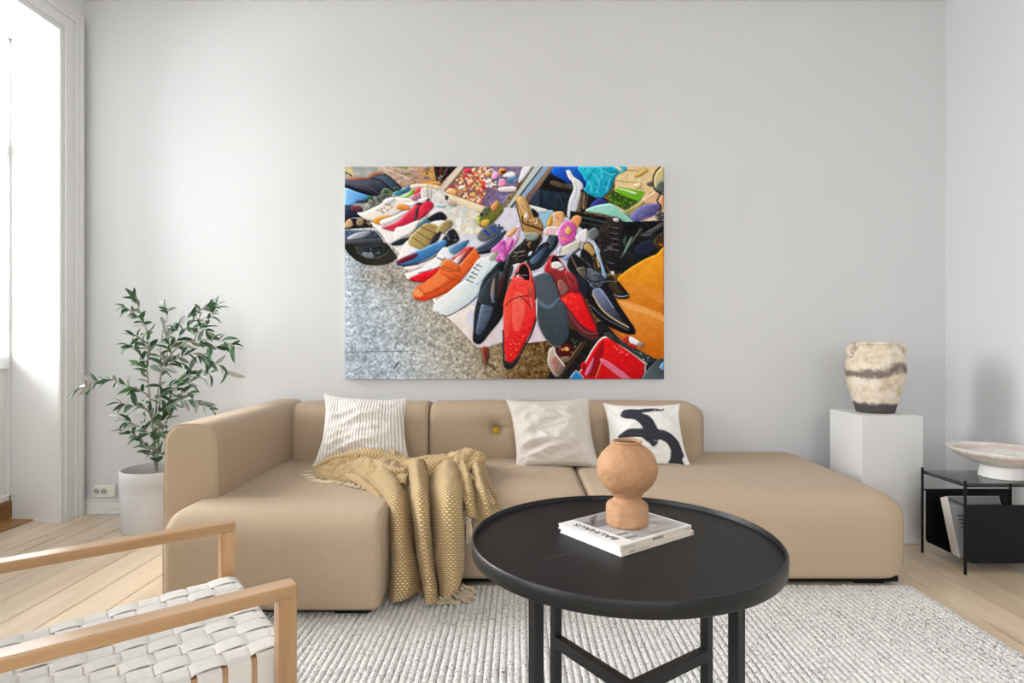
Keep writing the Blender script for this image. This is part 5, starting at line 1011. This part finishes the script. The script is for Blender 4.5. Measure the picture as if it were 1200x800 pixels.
# footed bowl
k = N('speckled_bowl_glaze'); v = k.coord(); sp = k.new('ShaderNodeSeparateXYZ'); k.l(v, sp.inputs[0]); n1 = k.noise(70, 4, .7, v); n2 = k.noise(12, 4, .6, v)
c = k.ramp(n2, [(.3, (.70, .66, .60)), (.7, (.82, .80, .77))]); c = k.mix(k.math('MULTIPLY', k.ramp(n1, [(.55, (0, 0, 0)), (.66, (1, 1, 1))]), .5), c, (.46, .40, .35))
bd = k.math('SUBTRACT', 1., k.math('DIVIDE', k.math('ABSOLUTE', k.math('SUBTRACT', k.math('ADD', sp.outputs[2], k.math('MULTIPLY', k.math('SUBTRACT', n2, .5), .03)), .107)), .016)); bd = k.ramp(k.math('ADD', bd, k.math('MULTIPLY', k.math('SUBTRACT', n1, .5), 1.)), [(.1, (0, 0, 0)), (.8, (1, 1, 1))])
c = k.mix(k.math('MULTIPLY', bd, .6), c, (.52, .36, .29)); k.set(c, .45); k.bump(n1, .25, .002); M['bowl'] = k.m
bw = empty('footed_bowl', (2.195, 2.662, .3897)); tag(bw, 'wide speckled off-white footed bowl on the glass side table', 'bowl')
b = MB().lathe([(.0001, .004), (.080, 0), (.087, .001), (.086, .010), (.079, .040), (.080, .052), (.082, .056)], 48); b.build('foot', plain('white_bowl_foot', (.80, .78, .75), .45, .04), bw, angle=60)
b = MB().lathe([(.0001, .052), (.082, .054), (.120, .063), (.165, .083), (.195, .105), (.207, .120), (.208, .124), (.203, .126), (.196, .121), (.16, .099), (.11, .083), (.0001, .078)], 72)
b.v = [(x_, y_, z_-.025*x_*(z_ > .06)-.004*mnoise.noise(Vector((x_*9, y_*9, 0)))*(z_ > .1)) for x_, y_, z_ in b.v]; b.build('basin', M['bowl'], bw, angle=60)

# ------------------------------------------------------------------ armchair with woven seat
CA = math.atan2(.617, .787)
ch = empty('woven_armchair', (-.8055, 1.667, 0), CA); tag(ch, 'pale oak armchair with off-white woven webbing seat in the left foreground', 'armchair')
# local frame: x runs forward along the arms (0 = front end), y = 0 at the far arm's outer side and negative towards the near arm
AW, AT, LW, SP = .046, .025, .036, .53; rz0 = .0126
DL = .66
for i, y1 in enumerate((0, -SP)):
    MB().box(-DL, 0, y1-AW, y1, .5-AT, .5).build('armrest', M['oak'], ch, bevel=.003)
    MB().box(-LW, 0, y1-AW+.003, y1-.003, rz0, .5-AT).build('leg', M['oakz'], ch, bevel=.003)
    MB().box(-DL, -DL+LW, y1-AW+.003, y1-.003, 0 if i == 0 else rz0, .5-AT).build('leg', M['oakz'], ch, bevel=.003)
sz = lambda x_: .352+.055*(x_+.02)          # seat height slopes down to the back
y_f, y_n = -AW-.002, -SP-.0                 # clear span between the arms: far side, near side
def rail(name, x0, x1, y0, y1, zt0, zt1, h):
    b = MB(); b.add([(x0, y0, zt0-h), (x0, y0, zt0), (x0, y1, zt0-h), (x0, y1, zt0), (x1, y0, zt1-h), (x1, y0, zt1), (x1, y1, zt1-h), (x1, y1, zt1)], [(0,1,3,2),(4,6,7,5),(0,4,5,1),(2,3,7,6),(0,2,6,4),(1,5,7,3)])
    return b.build(name, M['oak'], ch, bevel=.003)
sx0, sx1 = -.60, -.004
yA, yB = -.050, -SP+.004                    # outer faces of the far and near seat rails
rail('seat_rail', sx0, sx1, yA-.026, yA, sz(sx0), sz(sx1), .058); rail('seat_rail', sx0, sx1, yB, yB+.026, sz(sx0), sz(sx1), .058)
rail('seat_rail', sx1-.026, sx1, yB+.02, yA-.02, sz(sx1), sz(sx1), .05); rail('seat_rail', sx0, sx0+.026, yB+.02, yA-.02, sz(sx0), sz(sx0), .05)
sw = .0435; nA, nC = 9, 10
pA = (abs(yB-yA)-.012)/nA; pC = (sx1-sx0-.05)/nC
cA = [yA-.006-pA*(i+.5) for i in range(nA)]; cC = [sx1-.014-pC*(i+.5) for i in range(nC)]
amp = .0034
def strap(pts, side, wd, name='strap'):
    "ribbon through pts (centre line), side = half-width direction"
    b = MB(); n_ = len(pts); V = []
    for i, p in enumerate(pts):
        t = (pts[min(i+1, n_-1)]-pts[max(i-1, 0)]).normalized(); nn = side.cross(t).normalized()
        if nn.z < -1e-3: nn = -nn
        V += [p-side*wd/2+nn*.0012, p+side*wd/2+nn*.0012, p+side*wd/2-nn*.0012, p-side*wd/2-nn*.0012]
    fs = [(0, 1, 2, 3), tuple((n_-1)*4+q for q in (3, 2, 1, 0))]
    for i in range(n_-1):
        for k_ in range(4): fs.append((i*4+k_, i*4+(k_+1) % 4, i*4+4+(k_+1) % 4, i*4+4+k_))
    b.add(V, fs); me = b.mesh(name); bmx = bmesh.new(); bmx.from_mesh(me); bmesh.ops.recalc_face_normals(bmx, faces=bmx.faces); bmx.to_mesh(me); bmx.free(); me.polygons.foreach_set('use_smooth', [True]*len(me.polygons)); me.set_sharp_from_angle(angle=math.radians(50)); return link(name, me, M['strap'], ch)
def sq(t): s = math.sin(t); return math.copysign(abs(s)**.45, s)
for i, yc in enumerate(cA):            # straps running front to back
    pts = []; x_ = sx1
    for q in range(0, 5): a = q/4*H; pts.append(Vector((sx1+.0015+.006*math.sin(H-a)*1., yc, sz(sx1)-.034+.0+(.034*q/4))))
    pts = [Vector((sx1+.0035, yc, sz(sx1)-.044)), Vector((sx1+.0035, yc, sz(sx1)-.02)), Vector((sx1+.0030, yc, sz(sx1)-.004)), Vector((sx1-.001, yc, sz(sx1)+.0015)), Vector((sx1-.010, yc, sz(sx1)+.003))]
    m_ = 90
    for q in range(m_+1):
        x_ = sx1-.016+(sx0+.01-sx1+.016)*q/m_; ph = (cC[0]-x_)/pC*math.pi+H+(i % 2)*math.pi
        pts.append(Vector((x_, yc, sz(x_)+.0045+amp*sq(ph))))
    pts += [Vector((sx0-.003, yc, sz(sx0))), Vector((sx0-.0035, yc, sz(sx0)-.04))]
    strap(pts, Vector((0, 1, 0)), sw)
for j, xc in enumerate(cC):            # straps running across, wrapped round both side rails
    zc = sz(xc); pts = [Vector((xc, yB-.0028, zc-.062)), Vector((xc, yB-.0028, zc-.03)), Vector((xc, yB-.0026, zc-.004)), Vector((xc, yB+.001, zc+.0018)), Vector((xc, yB+.008, zc+.003))]
    m_ = 84
    for q in range(m_+1):
        y_ = yB+.012+(yA-.012-yB-.012)*q/m_; ph = (y_-cA[0])/pA*math.pi+H+(j % 2)*math.pi
        pts.append(Vector((xc, y_, zc+.0045-amp*sq(ph)*(1 if True else 0))))
    pts += [Vector((xc, yA-.001, zc+.0018)), Vector((xc, yA+.0026, zc-.004)), Vector((xc, yA+.0028, zc-.062))]
    strap(pts, Vector((1, 0, 0)), sw)
# reclined back frame with webbing (outside the picture to the left)
for y1 in (-AW, -SP):
    b = MB(); R_ = Matrix.Translation((-DL+.02, y1, .30)) @ Matrix.Rotation(-.22, 4, 'Y'); b.box(-.03, 0, -.036, -.002, 0, .46, R_); b.build('back_post', M['oakz'], ch, bevel=.003)
R_ = Matrix.Translation((-DL+.02, 0, .30)) @ Matrix.Rotation(-.22, 4, 'Y')
for z0 in (.10, .43): MB().box(-.028, -.004, -SP-.002, -AW-.034, z0, z0+.03, R_).build('back_rail', M['oak'], ch, bevel=.003)
for i in range(6): MB().box(-.003, .0005, -AW-.06-i*.071-.05, -AW-.06-i*.071, .10, .46, R_).build('back_strap', M['strap'], ch)

# ------------------------------------------------------------------ potted olive tree
pt = empty('potted_tree', (-1.94, 3.17, 0)); tag(pt, 'leafy young olive tree in a grey concrete pot between window and sofa', 'potted plant')
k = N('pale_concrete_pot'); v = k.coord(); sp = k.new('ShaderNodeSeparateXYZ'); k.l(v, sp.inputs[0]); n1 = k.noise(7, 5, .6, v); n2 = k.noise(60, 3, .5, k.coord('Object', (1, 1, 5)))
c = k.ramp(n1, [(.3, (.56, .56, .565)), (.7, (.66, .66, .665))]); bd = k.math('SUBTRACT', 1., k.math('DIVIDE', k.math('ABSOLUTE', k.math('SUBTRACT', sp.outputs[2], .25)), .07)); bd = k.ramp(k.math('ADD', bd, k.math('MULTIPLY', k.math('SUBTRACT', n1, .5), 2.)), [(.25, (0, 0, 0)), (.8, (1, 1, 1))])
c = k.mix(k.math('MULTIPLY', bd, .45), c, (.42, .40, .38)); k.set(c, .6); k.bump(n2, .15, .002); M['pot'] = k.m
b = MB().lathe([(.0001, 0), (.150, 0), (.157, .003), (.160, .012), (.167, .318), (.1655, .3215), (.160, .3215), (.1585, .318), (.155, .255), (.0001, .25)], 64); b.build('pot', M['pot'], pt, angle=50)
b = MB(); gs = 28; b.lathe([(.0001, .268), (.08, .266), (.156, .262)], 40); b.v = [(x_, y_, z_+.006*mnoise.noise(Vector((x_*40, y_*40, 1)))) for x_, y_, z_ in b.v]; b.f = b.f[:-1]; b.build('soil', plain('dark_soil', (.055, .04, .03), .95, .3, 60, .8, 120), pt, True)
M['bark'] = plain('grey_olive_bark', (.30, .27, .22), .85, .25, 60, .5, 90)
leafm = [plain('dark_olive_leaf', (.038, .095, .045), .6, .2, 50, spec=.25), plain('mid_olive_leaf', (.065, .15, .068), .6, .2, 50, spec=.25), plain('fresh_olive_leaf', (.085, .20, .075), .6, .2, 50, spec=.25), plain('grey_green_leaf', (.19, .23, .17), .7, .15, 50, spec=.2), plain('silver_leaf_underside', (.42, .43, .39), .7, .12, 50, spec=.2)]
def leaf_mesh(i, L, W, curl):
    b = MB(); n_ = 6; V = []
    for s in range(n_+1):
        t = s/n_; wd = W*math.sin(math.pi*min(1, t*.94+.04))**.75; zc = -curl*t*t*L; dy = .10*L*math.sin(t*2.2+i)
        V += [(t*L, dy*.3-wd/2, zc+.22*wd), (t*L, dy*.3, zc), (t*L, dy*.3+wd/2, zc+.22*wd)]
    fs = []
    for s in range(n_):
        q = s*3; fs += [(q, q+3, q+4, q+1), (q+1, q+4, q+5, q+2)]
    b.add(V, fs); return b
LM = [[None]*5 for _ in range(6)]
def Z(zx, zy, D): return at(80+zx/3.638, 340+zy/3.638, D)
BR = [
 ([(372,790,3.17),(362,600,3.16),(346,450,3.14),(336,330,3.13),(342,250,3.12),(328,150,3.10),(298,70,3.08),(286,22,3.07)], .0055, 19, .15),
 ([(376,790,3.18),(386,600,3.19),(391,450,3.18),(402,320,3.18),(450,232,3.16),(520,140,3.14),(575,75,3.12),(605,50,3.11)], .0055, 20, .2),
 ([(378,790,3.16),(371,640,3.20),(376,480,3.24),(396,330,3.26),(392,250,3.26),(405,170,3.26),(425,95,3.25),(412,70,3.25)], .005, 13, .3),
 ([(402,320,3.18),(470,240,3.12),(560,212,3.08),(650,215,3.04),(728,245,3.02)], .0042, 17, 0),
 ([(346,450,3.14),(312,430,3.10),(250,405,3.06),(180,380,3.03),(100,395,3.00),(30,430,2.98)], .004, 15, .15),
 ([(364,560,3.16),(330,505,3.10),(280,490,3.06),(210,480,3.03)], .0035, 12, 0),
 ([(366,640,3.16),(330,600,3.11),(280,570,3.07),(222,545,3.05)], .0035, 13, 0),
 ([(370,720,3.16),(335,665,3.12),(290,620,3.08),(235,598,3.05)], .0032, 12, .1),
 ([(391,450,3.18),(440,420,3.15),(500,400,3.12),(560,370,3.10),(610,350,3.08)], .0035, 15, 0),
 ([(388,530,3.19),(430,490,3.16),(490,470,3.13),(560,475,3.10),(615,515,3.08)], .0035, 15, 0),
 ([(400,340,3.18),(450,300,3.15),(530,270,3.13),(610,300,3.10),(690,350,3.07)], .0035, 17, 0),
 ([(386,570,3.19),(412,510,3.20),(450,450,3.22),(525,435,3.24)], .0032, 13, 0),
 ([(540,115,3.13),(590,130,3.10),(620,90,3.08),(640,64,3.07)], .0025, 9, 0),
 ([(500,165,3.14),(560,160,3.12),(600,180,3.10)], .0025, 8, 0),
 ([(336,330,3.13),(310,285,3.10),(282,242,3.08),(252,232,3.06)], .0028, 10, 0),
 ([(342,250,3.12),(305,205,3.09),(262,188,3.07)], .0025, 9, 0),
 ([(328,150,3.10),(290,105,3.07),(238,70,3.05)], .0025, 10, 0),
 ([(440,250,3.16),(425,200,3.20),(470,160,3.22),(520,105,3.22)], .0025, 9, 0),
 ([(391,430,3.18),(450,400,3.24),(505,365,3.27),(520,335,3.28)], .003, 12, 0),
 ([(384,640,3.19),(410,580,3.16),(440,520,3.14)], .003, 8, .1),
 ([(376,740,3.17),(400,700,3.13),(372,680,3.10)], .0028, 6, .2),
 ([(560,212,3.08),(600,240,3.05),(650,235,3.03)], .002, 6, 0),
]
LEAVES = []; rl = random.Random(21); pinv = Matrix.Translation(-pt.location); nleaf = 0
for pts, r0, nl, skip in BR:
    P = [Z(*p) for p in pts]
    if P[0].z < .30: P[0].z = .262
    fine = [q[0] for q in net_surface([[p, p] for p in P], 1, len(P)*5)]
    m_ = len(fine); o = MB().tube(fine, [r0*(1-.78*i/m_) for i in range(m_)], 7).build('stem' if r0 > .0045 else 'branch', M['bark'], pt, True); o.matrix_parent_inverse = pinv
    nl = int(nl*1.7+.5)
    for i in range(nl):
        t = skip+(1-skip)*(i+.6)/nl if i < nl-1 else 1.; ii = min(m_-2, int(t*(m_-1))); p = fine[ii]; d = (fine[ii+1]-fine[max(ii-1, 0)]).normalized()
        if p.z < .36: continue
        s = Vector((rl.uniform(-1, 1), rl.uniform(-1, 1)*.7, rl.uniform(-1, 1)*.8)); s = (s-d*s.dot(d)).normalized()
        ld = (d*rl.uniform(.35, 1.1)+s*rl.uniform(.5, 1.1)+Vector((0, 0, rl.uniform(-.35, .25)))).normalized() if t < .99 else d
        kind = rl.choices([0, 1, 2, 3, 4], [34, 24, 9, 20, 13])[0]; shp = rl.randrange(6)
        up = Vector((rl.uniform(-.8, .8), rl.uniform(-1, .2), rl.uniform(0, 1))); yv = up.cross(ld).normalized(); zv = ld.cross(yv)
        LEAVES.append((Matrix.Translation(p-pt.location) @ Matrix((ld, yv, zv)).transposed().to_4x4() @ Matrix.Scale(rl.uniform(.80, 1.22), 4), shp, kind))
rl.shuffle(LEAVES); LEAVES.sort(key=lambda q: q[0].translation.y)      # the 300 nearest leaves are parts, the few behind them one mesh
rest = [MB() for _ in range(5)]
for n_, (mtx, shp, kind) in enumerate(LEAVES):
    lm = leaf_mesh(shp, .047+.004*shp, .0185+.0020*(shp % 3), .10+.09*shp)
    if n_ < 300:
        if LM[shp][kind] is None: LM[shp][kind] = lm.mesh('leaf', True); LM[shp][kind].materials.append(leafm[kind])
        o = bpy.data.objects.new('leaf', LM[shp][kind]); COL.objects.link(o); o.parent = pt; o.matrix_local = mtx
    else: rest[kind].add([mtx @ Vector(q) for q in lm.v], lm.f)
b = MB(); mi = []
for kind in range(5): mi += [kind]*len(rest[kind].f); b.add(rest[kind].v, rest[kind].f)
if b.f:
    me = b.mesh('rear_leaves', True)
    for q in leafm: me.materials.append(q)
    me.polygons.foreach_set('material_index', mi); o = link('rear_leaves', me, None, pt); o['kind'] = 'stuff'
